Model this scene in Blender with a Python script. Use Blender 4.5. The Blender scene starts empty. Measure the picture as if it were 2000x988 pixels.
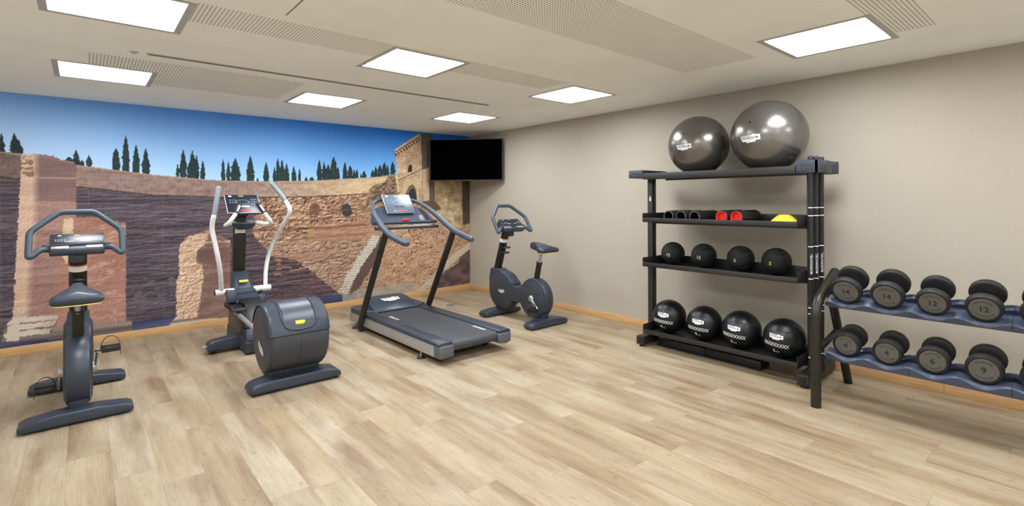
import bpy, bmesh, math, random
import numpy as np
from mathutils import Vector, Matrix, noise as mnoise

PI = math.pi
random.seed(7)
sc = bpy.context.scene

# ------------------------------------------------------------------ camera
# world axes: the mural wall is the plane y = 0, the beige wall the plane x = 0, floor z = 0, ceiling z = 2.45
CAM = (-4.7386, -6.5767, 1.4212)
YAW, PITCH, ROLL, FPX, HORIZON = 0.70853, -0.00427, -0.0058, 980.37, 395.16
cam = bpy.data.cameras.new('camera')
cam_o = bpy.data.objects.new('camera', cam)
sc.collection.objects.link(cam_o)
fw = Vector((math.sin(YAW)*math.cos(PITCH), math.cos(YAW)*math.cos(PITCH), math.sin(PITCH)))
rt = Vector((math.cos(YAW), -math.sin(YAW), 0))
up = rt.cross(fw)
r2 = rt*math.cos(ROLL) + up*math.sin(ROLL)
u2 = -rt*math.sin(ROLL) + up*math.cos(ROLL)
m = Matrix((r2, u2, -fw)).transposed().to_4x4()
m.translation = Vector(CAM)
cam_o.matrix_world = m
cam.sensor_fit = 'HORIZONTAL'
cam.sensor_width = 36
cam.lens = 36*FPX/2000
cam.shift_y = (HORIZON-494)/2000
cam.clip_start = 0.05
sc.camera = cam_o

# ------------------------------------------------------------------ world and exposure
w = bpy.data.worlds.new('world')
sc.world = w
w.use_nodes = True
w.node_tree.nodes['Background'].inputs[0].default_value = (1.0, 0.97, 0.92, 1)
w.node_tree.nodes['Background'].inputs[1].default_value = 0.3
sc.view_settings.view_transform = 'Standard'
sc.view_settings.look = 'None'
sc.view_settings.gamma = 1
sc.view_settings.use_curve_mapping = False
sc.view_settings.exposure = 0.0
PANEL_LIGHT = 32.5           # radiance of every ceiling panel
H = 2.45                     # ceiling height
XL, YB = -6.4, -8.7          # the room's two walls outside the picture
C = sc.collection


# ------------------------------------------------------------------ materials
def lin(c):
    return tuple((v/12.92 if v <= 0.04045 else ((v+0.055)/1.055)**2.4) for v in (x/255 for x in c))


def mat(name, rgb, rough=0.5, metal=0.0, spec=0.5, bump=None, vary=0.0, coat=0.0):
    """plain material in sRGB 0-255, with procedural variation and fine bump"""
    mt = bpy.data.materials.new(name)
    mt.use_nodes = True
    nt = mt.node_tree
    b = nt.nodes['Principled BSDF']
    c = lin(rgb)
    b.inputs['Base Color'].default_value = (*c, 1)
    b.inputs['Roughness'].default_value = rough
    b.inputs['Metallic'].default_value = metal
    b.inputs['Specular IOR Level'].default_value = spec
    if coat:
        b.inputs['Coat Weight'].default_value = coat
    tc = nt.nodes.new('ShaderNodeTexCoord')
    nz = nt.nodes.new('ShaderNodeTexNoise')
    nz.inputs['Scale'].default_value = bump[0] if bump else 14.0
    nz.inputs['Detail'].default_value = 3
    nt.links.new(tc.outputs['Object'], nz.inputs['Vector'])
    v = vary or 0.05
    mr = nt.nodes.new('ShaderNodeMapRange')
    mr.inputs['From Min'].default_value = 0.3
    mr.inputs['From Max'].default_value = 0.7
    mr.inputs['To Min'].default_value = 1-v
    mr.inputs['To Max'].default_value = 1+v
    nt.links.new(nz.outputs['Fac'], mr.inputs['Value'])
    mx = nt.nodes.new('ShaderNodeVectorMath')
    mx.operation = 'SCALE'
    mx.inputs[0].default_value = c
    nt.links.new(mr.outputs[0], mx.inputs['Scale'])
    nt.links.new(mx.outputs[0], b.inputs['Base Color'])
    if bump:
        bp = nt.nodes.new('ShaderNodeBump')
        bp.inputs['Strength'].default_value = bump[1]
        bp.inputs['Distance'].default_value = 0.002
        nt.links.new(nz.outputs['Fac'], bp.inputs['Height'])
        nt.links.new(bp.outputs[0], b.inputs['Normal'])
    return mt


class G:
    """tiny node-graph writer"""
    def __init__(s, nt):
        s.nt = nt

    def n(s, t, **kw):
        x = s.nt.nodes.new(t)
        for k, v in kw.items():
            setattr(x, k, v)
        return x

    def m(s, op, a, b=None, c=None):
        x = s.nt.nodes.new('ShaderNodeMath')
        x.operation = op
        for i, v in enumerate((a, b, c)):
            if v is None:
                continue
            if isinstance(v, (int, float)):
                x.inputs[i].default_value = v
            else:
                s.nt.links.new(v, x.inputs[i])
        return x.outputs[0]

    def l(s, a, b):
        s.nt.links.new(a, b)

    def mix(s, f, a, b, mode='MIX'):
        x = s.nt.nodes.new('ShaderNodeMix')
        x.data_type = 'RGBA'
        x.blend_type = mode
        for k, v in ((0, f), (6, a), (7, b)):
            if isinstance(v, (int, float)):
                x.inputs[k].default_value = v
            elif isinstance(v, tuple):
                x.inputs[k].default_value = (*v, 1)
            else:
                s.nt.links.new(v, x.inputs[k])
        return x.outputs[2]

    def comb(s, x, y, z=0.0):
        n = s.nt.nodes.new('ShaderNodeCombineXYZ')
        for i, v in enumerate((x, y, z)):
            if isinstance(v, (int, float)):
                n.inputs[i].default_value = v
            else:
                s.nt.links.new(v, n.inputs[i])
        return n.outputs[0]

    def noise(s, vec, scale, detail=3, rough=0.5):
        n = s.nt.nodes.new('ShaderNodeTexNoise')
        n.inputs['Scale'].default_value = scale
        n.inputs['Detail'].default_value = detail
        n.inputs['Roughness'].default_value = rough
        s.nt.links.new(vec, n.inputs['Vector'])
        return n.outputs['Fac']

    def ramp(s, f, stops):
        n = s.nt.nodes.new('ShaderNodeValToRGB')
        e = n.color_ramp.elements
        while len(e) < len(stops):
            e.new(0.5)
        for el, (p, c) in zip(e, stops):
            el.position = p
            el.color = (*c, 1)
        s.nt.links.new(f, n.inputs[0])
        return n.outputs[0]


def nodes_mat(name):
    mt = bpy.data.materials.new(name)
    mt.use_nodes = True
    nt = mt.node_tree
    g = G(nt)
    b = nt.nodes['Principled BSDF']
    geo = g.n('ShaderNodeNewGeometry')
    sp = g.n('ShaderNodeSeparateXYZ')
    g.l(geo.outputs['Position'], sp.inputs[0])
    return mt, g, b, geo.outputs['Position'], sp.outputs[0], sp.outputs[1], sp.outputs[2]


# floor: light oak vinyl planks running towards the mural
def floor_material():
    mt, g, b, P, X, Y, Z = nodes_mat('oak_planks')
    W_, L_ = 0.185, 1.25
    xi = g.m('DIVIDE', X, W_)
    i = g.m('FLOOR', xi)
    wn = g.n('ShaderNodeTexWhiteNoise', noise_dimensions='1D')
    g.l(i, wn.inputs['W'])
    yo = g.m('ADD', g.m('DIVIDE', Y, L_), g.m('MULTIPLY', wn.outputs['Value'], 7.3))
    j = g.m('FLOOR', yo)
    w2 = g.n('ShaderNodeTexWhiteNoise', noise_dimensions='2D')
    g.l(g.comb(i, j), w2.inputs['Vector'])
    rnd = w2.outputs['Value']
    tone = g.ramp(rnd, [(0.0, lin((149, 131, 107))), (0.25, lin((156, 140, 115))), (0.5, lin((160, 145, 122))),
                        (0.75, lin((157, 139, 111))), (1.0, lin((163, 151, 130)))])
    sh = g.m('MULTIPLY', rnd, 37.0)
    gv = g.comb(g.m('ADD', g.m('MULTIPLY', X, 16.0), sh), g.m('MULTIPLY', Y, 1.3), sh)
    cloud = g.noise(gv, 0.55, 4, 0.55)
    c1 = g.mix(g.ramp(cloud, [(0.44, (0, 0, 0)), (0.70, (0.9, 0.9, 0.9))]), tone, lin((122, 99, 76)))
    gv2 = g.comb(g.m('MULTIPLY', X, 5.0), g.m('MULTIPLY', Y, 1.8), sh)
    c1b = g.mix(g.ramp(g.noise(gv2, 1.0, 3), [(0.45, (0, 0, 0)), (0.75, (0.75, 0.75, 0.75))]), c1, lin((176, 164, 143)))
    gv3 = g.comb(g.m('ADD', g.m('MULTIPLY', X, 150.0), sh), g.m('MULTIPLY', Y, 5.0), sh)
    gr = g.noise(gv3, 1.0, 4, 0.65)
    c2 = g.mix(1.0, c1b, g.ramp(gr, [(0.25, (0.80, 0.78, 0.75)), (0.6, (1.04, 1.04, 1.04))]), 'MULTIPLY')
    gv4 = g.comb(g.m('MULTIPLY', X, 40.0), g.m('MULTIPLY', Y, 22.0), sh)
    c2 = g.mix(1.0, c2, g.ramp(g.noise(gv4, 1.0, 3, 0.6), [(0.28, (0.80, 0.77, 0.74)), (0.42, (1, 1, 1))]), 'MULTIPLY')
    fx = g.m('FRACT', xi)
    fy = g.m('FRACT', yo)
    ex = g.m('MULTIPLY', g.m('MINIMUM', fx, g.m('SUBTRACT', 1.0, fx)), W_)
    ey = g.m('MULTIPLY', g.m('MINIMUM', fy, g.m('SUBTRACT', 1.0, fy)), L_)
    seam = g.m('LESS_THAN', g.m('MINIMUM', ex, ey), 0.0011)
    c3 = g.mix(g.m('MULTIPLY', seam, 0.5), c2, lin((110, 88, 64)))
    g.l(c3, b.inputs['Base Color'])
    g.l(g.m('MULTIPLY_ADD', gr, 0.14, 0.42), b.inputs['Roughness'])
    b.inputs['Specular IOR Level'].default_value = 0.35
    bp = g.n('ShaderNodeBump')
    bp.inputs['Strength'].default_value = 0.25
    bp.inputs['Distance'].default_value = 0.001
    g.l(g.m('SUBTRACT', gr, g.m('MULTIPLY', seam, 1.0)), bp.inputs['Height'])
    g.l(bp.outputs[0], b.inputs['Normal'])
    return mt


def ceiling_material(perfs, seams):
    mt, g, b, P, X, Y, Z = nodes_mat('painted_plasterboard')
    base = g.mix(g.ramp(g.noise(P, 2.3, 3), [(0.4, (0, 0, 0)), (0.7, (1, 1, 1))]), lin((244, 248, 245)), lin((240, 243, 240)))
    tot = None
    s = 0.02
    dx = g.m('SUBTRACT', g.m('FRACT', g.m('DIVIDE', X, s)), 0.5)
    dy = g.m('SUBTRACT', g.m('FRACT', g.m('DIVIDE', Y, s)), 0.5)
    d = g.m('SQRT', g.m('ADD', g.m('MULTIPLY', dx, dx), g.m('MULTIPLY', dy, dy)))
    dots = g.m('LESS_THAN', d, 0.26)
    for (x0, x1, y0, y1) in perfs:
        k = g.m('MULTIPLY', g.m('MULTIPLY', g.m('GREATER_THAN', X, x0), g.m('LESS_THAN', X, x1)),
                g.m('MULTIPLY', g.m('GREATER_THAN', Y, y0), g.m('LESS_THAN', Y, y1)))
        tot = k if tot is None else g.m('MAXIMUM', tot, k)
    hole = g.m('MULTIPLY', tot, dots)
    c = g.mix(hole, base, lin((128, 120, 100)))
    for (x0, x1, y0, y1, al) in seams:
        k = g.m('MULTIPLY', g.m('MULTIPLY', g.m('GREATER_THAN', X, x0), g.m('LESS_THAN', X, x1)),
                g.m('MULTIPLY', g.m('GREATER_THAN', Y, y0), g.m('LESS_THAN', Y, y1)))
        c = g.mix(g.m('MULTIPLY', k, al), c, lin((96, 84, 64)))
    g.l(c, b.inputs['Base Color'])
    b.inputs['Roughness'].default_value = 0.85
    b.inputs['Specular IOR Level'].default_value = 0.2
    return mt


def wallpaper_material():
    mt, g, b, P, X, Y, Z = nodes_mat('beige_textile_wallpaper')
    v = g.comb(g.m('MULTIPLY', X, 6.0), g.m('MULTIPLY', Y, 6.0), g.m('MULTIPLY', Z, 190.0))
    n1 = g.noise(v, 1.0, 4, 0.6)
    n2 = g.noise(g.comb(g.m('MULTIPLY', X, 120.0), g.m('MULTIPLY', Y, 120.0), g.m('MULTIPLY', Z, 9.0)), 1.0, 3)
    c = g.mix(n1, lin((170, 163, 149)), lin((177, 170, 156)))
    c = g.mix(1.0, c, g.ramp(n2, [(0.3, (0.98, 0.98, 0.975)), (0.7, (1.01, 1.01, 1.01))]), 'MULTIPLY')
    g.l(c, b.inputs['Base Color'])
    b.inputs['Roughness'].default_value = 0.75
    b.inputs['Specular IOR Level'].default_value = 0.25
    bp = g.n('ShaderNodeBump')
    bp.inputs['Strength'].default_value = 0.15
    bp.inputs['Distance'].default_value = 0.001
    g.l(n1, bp.inputs['Height'])
    g.l(bp.outputs[0], b.inputs['Normal'])
    return mt


def wood_trim_material():
    mt, g, b, P, X, Y, Z = nodes_mat('beech_trim')
    s = g.m('ADD', X, Y)
    v = g.comb(g.m('MULTIPLY', s, 3.0), 0.0, g.m('MULTIPLY', Z, 90.0))
    n1 = g.noise(v, 1.0, 5, 0.65)
    c = g.ramp(n1, [(0.25, lin((176, 133, 88))), (0.5, lin((199, 158, 108))), (0.75, lin((212, 176, 128)))])
    seam = g.m('LESS_THAN', g.m('ABSOLUTE', g.m('SUBTRACT', g.m('FRACT', g.m('DIVIDE', g.m('SUBTRACT', s, 0.13), 2.4)), 0.5)), 0.0007)
    c = g.mix(g.m('MULTIPLY', seam, 0.7), c, lin((96, 66, 40)))
    g.l(c, b.inputs['Base Color'])
    b.inputs['Roughness'].default_value = 0.45
    return mt


def emit_material(name, rgb, strength):
    mt = bpy.data.materials.new(name)
    mt.use_nodes = True
    b = mt.node_tree.nodes['Principled BSDF']
    b.inputs['Base Color'].default_value = (0.8, 0.8, 0.8, 1)
    b.inputs['Emission Color'].default_value = (*rgb, 1)
    b.inputs['Emission Strength'].default_value = strength
    return mt


M = dict(
    plaster=mat('plain_wall_paint', (240, 238, 232), 0.85, vary=0.02),
    navy=mat('charcoal_blue_plastic', (45, 54, 68), 0.38, bump=(260, 0.12), vary=0.04),
    navy2=mat('charcoal_plastic', (54, 58, 66), 0.48, bump=(300, 0.15), vary=0.04),
    grip=mat('slate_rubber_grip', (58, 72, 86), 0.5, bump=(200, 0.15)),
    greygrip=mat('grey_rubber_grip', (112, 122, 128), 0.6, bump=(200, 0.2)),
    white=mat('white_enamel', (222, 224, 222), 0.3),
    olive=mat('anthracite_metal', (36, 34, 28), 0.38, metal=0.2),
    black=mat('black_plastic', (16, 16, 17), 0.4),
    rubber=mat('black_rubber', (20, 20, 21), 0.62, bump=(180, 0.3), vary=0.15),
    silver=mat('brushed_aluminium', (176, 178, 180), 0.35, metal=0.65),
    chrome=mat('chrome', (210, 212, 214), 0.15, metal=1.0),
    greycap=mat('grey_plastic', (84, 88, 94), 0.5),
    screen=mat('console_glass', (24, 32, 44), 0.34),
    sheenglass=mat('console_glass_painted_sheen', (92, 106, 124), 0.3),  # reflected ceiling light is put into this paler glass colour
    dash=mat('slate_dashboard_plastic', (52, 62, 78), 0.7, spec=0.3),
    print_w=mat('white_print', (228, 230, 230), 0.5),
    print_k=mat('dark_print', (34, 36, 42), 0.6),
    yellow=mat('yellow_badge', (206, 200, 40), 0.45),
    paleyellow=mat('pale_yellow_trim', (206, 196, 110), 0.5),
    yellow2=mat('yellow_foam_plastic', (236, 220, 62), 0.5),
    red=mat('red_plastic', (225, 44, 26), 0.45),
    orange=mat('orange_print', (220, 105, 60), 0.5),
    ltblue=mat('pale_blue_print', (150, 172, 190), 0.5),
    rackblk=mat('black_powder_coat', (36, 36, 35), 0.42, bump=(400, 0.15)),
    rackblue=mat('slate_bracket_plastic', (48, 54, 64), 0.45, bump=(260, 0.1)),
    saddleblue=mat('blue_grey_moulded_plastic', (58, 67, 88), 0.38, bump=(260, 0.1)),
    pearl=mat('pearly_grey_vinyl', (118, 116, 112), 0.26, metal=0.75, vary=0.02),
    leather=mat('black_synthetic_leather', (17, 19, 22), 0.34, bump=(220, 0.2)),
    plate=mat('grey_end_plate', (96, 97, 93), 0.42, metal=0.3),
    tvframe=mat('tv_bezel', (60, 54, 50), 0.4),
    tvblack=mat('tv_glass', (2, 2, 2), 0.6, spec=0.0),
    frame=mat('white_light_frame', (176, 178, 177), 0.5),
    slot=mat('dark_slot', (86, 78, 52), 0.8),
    belt=mat('belt_rubber', (58, 62, 68), 0.55, bump=(500, 0.25), vary=0.1),
    gunmetal=mat('gunmetal_trim', (84, 86, 88), 0.35, metal=0.5),
    concrete=mat('outlet_cover_metal', (104, 112, 120), 0.45, metal=0.3),
)
M['lamp'] = emit_material('lit_diffuser', (0.975, 0.995, 1.03), PANEL_LIGHT)
M['wood'] = wood_trim_material()
M['wallpaper'] = wallpaper_material()
M['floor'] = floor_material()


# ------------------------------------------------------------------ mesh builder
def fillet(path, rad, n=5):
    """round the corners of a polyline"""
    P = [Vector(p) for p in path]
    out = [P[0]]
    for a, b, c in zip(P, P[1:], P[2:]):
        d1, d2 = (a-b), (c-b)
        r = min(rad, d1.length*0.48, d2.length*0.48)
        p0, p2 = b+d1.normalized()*r, b+d2.normalized()*r
        for k in range(n+1):
            t = k/n
            out.append(p0*(1-t)**2 + b*2*t*(1-t) + p2*t*t)
    out.append(P[-1])
    return out


def catmull(path, n=6):
    P = [Vector(p) for p in path]
    P = [P[0]*2-P[1]] + P + [P[-1]*2-P[-2]]
    out = []
    for i in range(1, len(P)-2):
        for k in range(n):
            t = k/n
            a, b, c, d = P[i-1:i+3]
            out.append(0.5*((2*b)+(c-a)*t+(2*a-5*b+4*c-d)*t*t+(3*b-a-3*c+d)*t**3))
    out.append(P[-2])
    return out


class MB:
    def __init__(s, material=None):
        s.v, s.f, s.mi, s.mats, s.cur = [], [], [], [], 0
        s.X = Matrix.Identity(4)
        if material:
            s.mat(material)

    def mat(s, mt):
        if mt not in s.mats:
            s.mats.append(mt)
        s.cur = s.mats.index(mt)
        return s

    def add(s, vs, fs):
        o = len(s.v)
        s.v += [s.X @ Vector(p) for p in vs]
        s.f += [[i+o for i in f] for f in fs]
        s.mi += [s.cur]*len(fs)
        return s

    def addbm(s, bm, mtx=None):
        if mtx is not None:
            bm.transform(mtx)
        bm.verts.index_update()
        s.add([v.co.copy() for v in bm.verts], [[v.index for v in f.verts] for f in bm.faces])
        bm.free()
        return s

    def box(s, c, size, bevel=0.0, rot=None, seg=2):
        bm = bmesh.new()
        bmesh.ops.create_cube(bm, size=1)
        bmesh.ops.scale(bm, vec=size, verts=bm.verts)
        if bevel:
            bmesh.ops.bevel(bm, geom=bm.edges[:], offset=min(bevel, min(size)*0.49), segments=seg, profile=0.5, affect='EDGES')
        mt = Matrix.Translation(c)
        if rot is not None:
            mt = mt @ (rot.to_matrix().to_4x4() if not isinstance(rot, Matrix) else rot)
        return s.addbm(bm, mt)

    def prism(s, poly, axis, a0, a1, bevel=0.0, seg=2):
        """polygon in the plane normal to axis ('x': (y,z), 'y': (x,z), 'z': (x,y)) extruded from a0 to a1"""
        bm = bmesh.new()

        def P(u, v, a):
            return {'x': (a, u, v), 'y': (u, a, v), 'z': (u, v, a)}[axis]
        lo = [bm.verts.new(P(u, v, a0)) for u, v in poly]
        hi = [bm.verts.new(P(u, v, a1)) for u, v in poly]
        bm.faces.new(lo)
        bm.faces.new(hi)
        n = len(poly)
        for i in range(n):
            bm.faces.new((lo[i], lo[(i+1) % n], hi[(i+1) % n], hi[i]))
        bmesh.ops.recalc_face_normals(bm, faces=bm.faces)
        if bevel:
            ed = [e for e in bm.edges if len(e.link_faces) == 2 and e.calc_face_angle(0) > 0.5]
            bmesh.ops.bevel(bm, geom=ed, offset=bevel, segments=seg, profile=0.5, affect='EDGES', clamp_overlap=True)
        return s.addbm(bm)

    def tube(s, path, r, n=12, ell=None, ref=None, cap=True, radii=None):
        P = [Vector(p) for p in path]
        T = []
        for i in range(len(P)):
            a = P[max(i-1, 0)]
            b = P[min(i+1, len(P)-1)]
            T.append((b-a).normalized())
        nrm = Vector(ref) if ref is not None else (Vector((0, 0, 1)) if abs(T[0].z) < 0.9 else Vector((0, 1, 0)))
        vs, fs = [], []
        for i, (p, t) in enumerate(zip(P, T)):
            nrm = (nrm - t*nrm.dot(t)).normalized()
            bi = t.cross(nrm)
            rr = radii[i] if radii else r
            ra, rb = (rr, rr) if ell is None else (rr*ell[0], rr*ell[1])
            for k in range(n):
                a = 2*PI*k/n
                vs.append(p + nrm*math.cos(a)*ra + bi*math.sin(a)*rb)
        for i in range(len(P)-1):
            for k in range(n):
                fs.append((i*n+k, i*n+(k+1) % n, (i+1)*n+(k+1) % n, (i+1)*n+k))
        if cap:
            fs.append(tuple(range(n))[::-1])
            fs.append(tuple((len(P)-1)*n+k for k in range(n)))
        return s.add(vs, fs)

    def cyl(s, p0, p1, r, n=24, r1=None):
        return s.tube([p0, p1], r, n, radii=[r, r if r1 is None else r1])

    def lathe(s, prof, n=32, axis='z', center=(0, 0, 0), close=False):
        """profile of (radius, height) pairs turned round an axis"""
        c = Vector(center)
        vs, fs = [], []

        def P(r, h, a):
            x, y = r*math.cos(a), r*math.sin(a)
            return c + Vector({'z': (x, y, h), 'x': (h, x, y), 'y': (x, h, y)}[axis])
        for r, h in prof:
            for k in range(n):
                vs.append(P(max(r, 1e-5), h, 2*PI*k/n))
        L = len(prof)
        for i in range(L-1 if not close else L):
            j = (i+1) % L
            for k in range(n):
                fs.append((i*n+k, i*n+(k+1) % n, j*n+(k+1) % n, j*n+k))
        if not close:
            if prof[0][0] > 1e-4:
                fs.append(tuple(range(n)))
            if prof[-1][0] > 1e-4:
                fs.append(tuple((L-1)*n+k for k in range(n)))
        return s.add(vs, fs)

    def loft(s, rings, cap=True):
        n = len(rings[0])
        vs = [p for r in rings for p in r]
        fs = []
        for i in range(len(rings)-1):
            for k in range(n):
                fs.append((i*n+k, i*n+(k+1) % n, (i+1)*n+(k+1) % n, (i+1)*n+k))
        if cap:
            fs.append(tuple(range(n)))
            fs.append(tuple((len(rings)-1)*n+k for k in range(n)))
        return s.add(vs, fs)

    def build(s, name, parent=None, loc=None, smooth=True, angle=35, recalc=True):
        me = bpy.data.meshes.new(name)
        me.from_pydata([tuple(p) for p in s.v], [], s.f)
        for mt in s.mats:
            me.materials.append(mt)
        me.polygons.foreach_set('material_index', s.mi)
        if recalc:
            bm = bmesh.new()
            bm.from_mesh(me)
            bmesh.ops.recalc_face_normals(bm, faces=bm.faces)
            bm.to_mesh(me)
            bm.free()
        if smooth:
            me.shade_smooth()
            me.set_sharp_from_angle(angle=math.radians(angle))
        me.update()
        o = bpy.data.objects.new(name, me)
        C.objects.link(o)
        if loc is not None:
            o.location = loc
        if parent:
            o.parent = parent
        return o


def tag(o, label, cat=None, group=None, kind=None):
    if label:
        o['label'] = label
    if cat:
        o['category'] = cat
    if group:
        o['group'] = group
    if kind:
        o['kind'] = kind
    return o


def struct(o, label=None):
    o['kind'] = 'structure'
    if label:
        o['label'] = label
    return o


def thing(name, loc, label, cat, group=None, rz=0.0):
    o = bpy.data.objects.new(name, None)
    o.empty_display_size = 0.1
    C.objects.link(o)
    o.location = loc
    o.rotation_euler = (0, 0, rz)
    return tag(o, label, cat, group)


def copy_tree(root, loc, label, group=None):
    r = root.copy()
    C.objects.link(r)
    r.location = loc
    r['label'] = label
    if group:
        r['group'] = group
    for ch in list(root.children):
        c = ch.copy()
        C.objects.link(c)
        c.parent = r
        for gch in list(ch.children):
            d = gch.copy()
            C.objects.link(d)
            d.parent = c
    return r


# ------------------------------------------------------------------ lettering
_tc = {}


def text2d(string, size, bold=0.0):
    """flat triangulated lettering centred on the origin: (verts2d, faces)"""
    key = (string, bold)
    if key not in _tc:
        cu = bpy.data.curves.new('lettering', 'FONT')
        cu.body = string
        cu.size = 1
        cu.align_x = 'CENTER'
        cu.align_y = 'CENTER'
        cu.offset = bold
        cu.resolution_u = 3
        ob = bpy.data.objects.new('lettering', cu)
        me = bpy.data.meshes.new_from_object(ob)
        vs = [(v.co.x, v.co.y) for v in me.vertices]
        fs = [tuple(p.vertices) for p in me.polygons]
        bpy.data.objects.remove(ob)
        bpy.data.curves.remove(cu)
        bpy.data.meshes.remove(me)
        ys = [q[1] for q in vs]
        cy = (min(ys)+max(ys))/2
        _tc[key] = ([(x, y-cy) for x, y in vs], fs)
    vs, fs = _tc[key]
    return [(x*size, y*size) for x, y in vs], fs


def width_of(vs):
    return max(p[0] for p in vs)-min(p[0] for p in vs)


def place2d(mb, mt, v2, fs, fn, off=0.0):
    mb.mat(mt)
    mb.add([fn(x, y, off) for x, y in v2], fs)


def grid_poly(poly, step):
    """cut a flat polygon into small cells so that it can be bent round a ball"""
    bm = bmesh.new()
    bm.faces.new([bm.verts.new((x, y, 0)) for x, y in poly])
    bmesh.ops.triangulate(bm, faces=bm.faces[:])
    for ax in (0, 1):
        lo = min(p[ax] for p in poly)
        hi = max(p[ax] for p in poly)
        k = lo+step
        while k < hi:
            co = [0, 0, 0]
            co[ax] = k
            no = [0, 0, 0]
            no[ax] = 1
            bmesh.ops.bisect_plane(bm, geom=bm.verts[:]+bm.edges[:]+bm.faces[:], plane_co=co, plane_no=no)
            k += step
    bm.verts.index_update()
    r = [(v.co.x, v.co.y) for v in bm.verts], [tuple(v.index for v in f.verts) for f in bm.faces]
    bm.free()
    return r


BADGE = [(-1, .30), (.2, .30), (.27, .37), (.52, .37), (.58, .29), (1, .29), (1, -.22), (.56, -.24), (.5, -.38), (-.34, -.42),
         (-.4, -.28), (-.8, -.26)]


def badge(mb, fn, width, back, front, step=None, fine=True):
    """the maker's badge: a stepped plate with the name across it"""
    h = width/2
    v, f = grid_poly([(x*h, y*h) for x, y in BADGE], step or width/6)
    place2d(mb, back, v, f, fn, 0.0)
    v, f = text2d('TECHNOGYM', 1, 0.012)
    k = width*0.80/width_of(v)
    place2d(mb, front, [(x*k, y*k*1.25+h*0.03) for x, y in v], f, fn, 0.0011)
    if fine:
        v, f = grid_poly([(-h*.86, h*.235), (h*.2, h*.235), (h*.2, h*.195), (-h*.86, h*.195)], width/5)
        place2d(mb, front, v, f, fn, 0.0011)
        v, f = text2d('The Wellness Company', 1)
        k = width*0.34/width_of(v)
        place2d(mb, front, [(x*k+h*0.06, y*k-h*0.29) for x, y in v], f, fn, 0.0011)


def on_plane(origin, ux, uy):
    o, a, b = Vector(origin), Vector(ux).normalized(), Vector(uy).normalized()
    nrm = a.cross(b)

    def fn(x, y, off=0.0):
        return o + a*x + b*y + nrm*off
    return fn


def on_ball(R, az, el, spin=0.0, lift=0.0012):
    """maps a flat drawing onto a ball of radius R about the origin; az, el aim at the drawing's middle"""
    n = Vector((math.cos(el)*math.cos(az), math.cos(el)*math.sin(az), math.sin(el)))
    a = Vector((-math.sin(az), math.cos(az), 0))
    b = n.cross(a)
    a, b = a*math.cos(spin)+b*math.sin(spin), -a*math.sin(spin)+b*math.cos(spin)

    def fn(x, y, off=0.0):
        p, q = x/R, y/R
        d = (n*math.cos(p)+a*math.sin(p))*math.cos(q)+b*math.sin(q)
        return d*(R+lift+off)
    return fn

# ================================================================== the room
LITS = [(-4.59, -3.225), (-4.585, -1.40), (-2.835, -3.215), (-2.837, -1.42), (-1.10, -1.43), (-1.06, -3.20), (-1.068, -5.437),
        (-2.84, -5.437), (-4.60, -5.437), (-1.07, -7.40), (-2.84, -7.40), (-4.60, -7.40)]
HOLE = 0.302
perfs = [(-4.28, -1.49, -3.56, -3.22), (-4.70, -3.25, -2.09, -1.20), (-4.4, -1.0, -4.955, -4.39), (-2.6, -0.88, -5.96, -5.72)]
seams = [(-3.879, -3.869, -4.6, -3.655, 0.8), (-1.892, -1.888, -4.05, -3.68, 0.35), (-3.87, -1.89, -3.662, -3.658, 0.12)]
M['ceiling'] = ceiling_material(perfs, seams)

# floor, ceiling with openings for the panels, walls
mb = MB(M['floor'])
mb.box(((XL+0)/2, YB/2, -0.05), (-XL+0.2, -YB+0.2, 0.1))
struct(mb.build('floor', smooth=False), 'light oak plank floor of the gym')

xs = sorted({XL-0.1, 0.1} | {round(x+s*HOLE, 4) for x, y in LITS for s in (-1, 1)})
ys = sorted({YB-0.1, 0.1} | {round(y+s*HOLE, 4) for x, y in LITS for s in (-1, 1)})
mb = MB(M['ceiling'])
vid = {}
vs, fs = [], []


def gv(i, j):
    if (i, j) not in vid:
        vid[(i, j)] = len(vs)
        vs.append((xs[i], ys[j], H))
    return vid[(i, j)]


for i in range(len(xs)-1):
    for j in range(len(ys)-1):
        cx, cy = (xs[i]+xs[i+1])/2, (ys[j]+ys[j+1])/2
        if any(abs(cx-x) < HOLE and abs(cy-y) < HOLE for x, y in LITS):
            continue
        fs.append((gv(i, j), gv(i, j+1), gv(i+1, j+1), gv(i+1, j)))
mb.add(vs, fs)
for x, y in LITS:                                   # edges of the openings
    a, b, c, d = x-HOLE, x+HOLE, y-HOLE, y+HOLE
    mb.add([(a, c, H), (b, c, H), (b, d, H), (a, d, H), (a, c, H+.08), (b, c, H+.08), (b, d, H+.08), (a, d, H+.08)],
           [(0, 1, 5, 4), (1, 2, 6, 5), (2, 3, 7, 6), (3, 0, 4, 7)])
mb.box((XL/2, YB/2, H+0.13), (-XL+0.2, -YB+0.2, 0.09))
struct(mb.build('ceiling', smooth=False, recalc=False), 'pale plaster ceiling with perforated acoustic strips')

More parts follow.
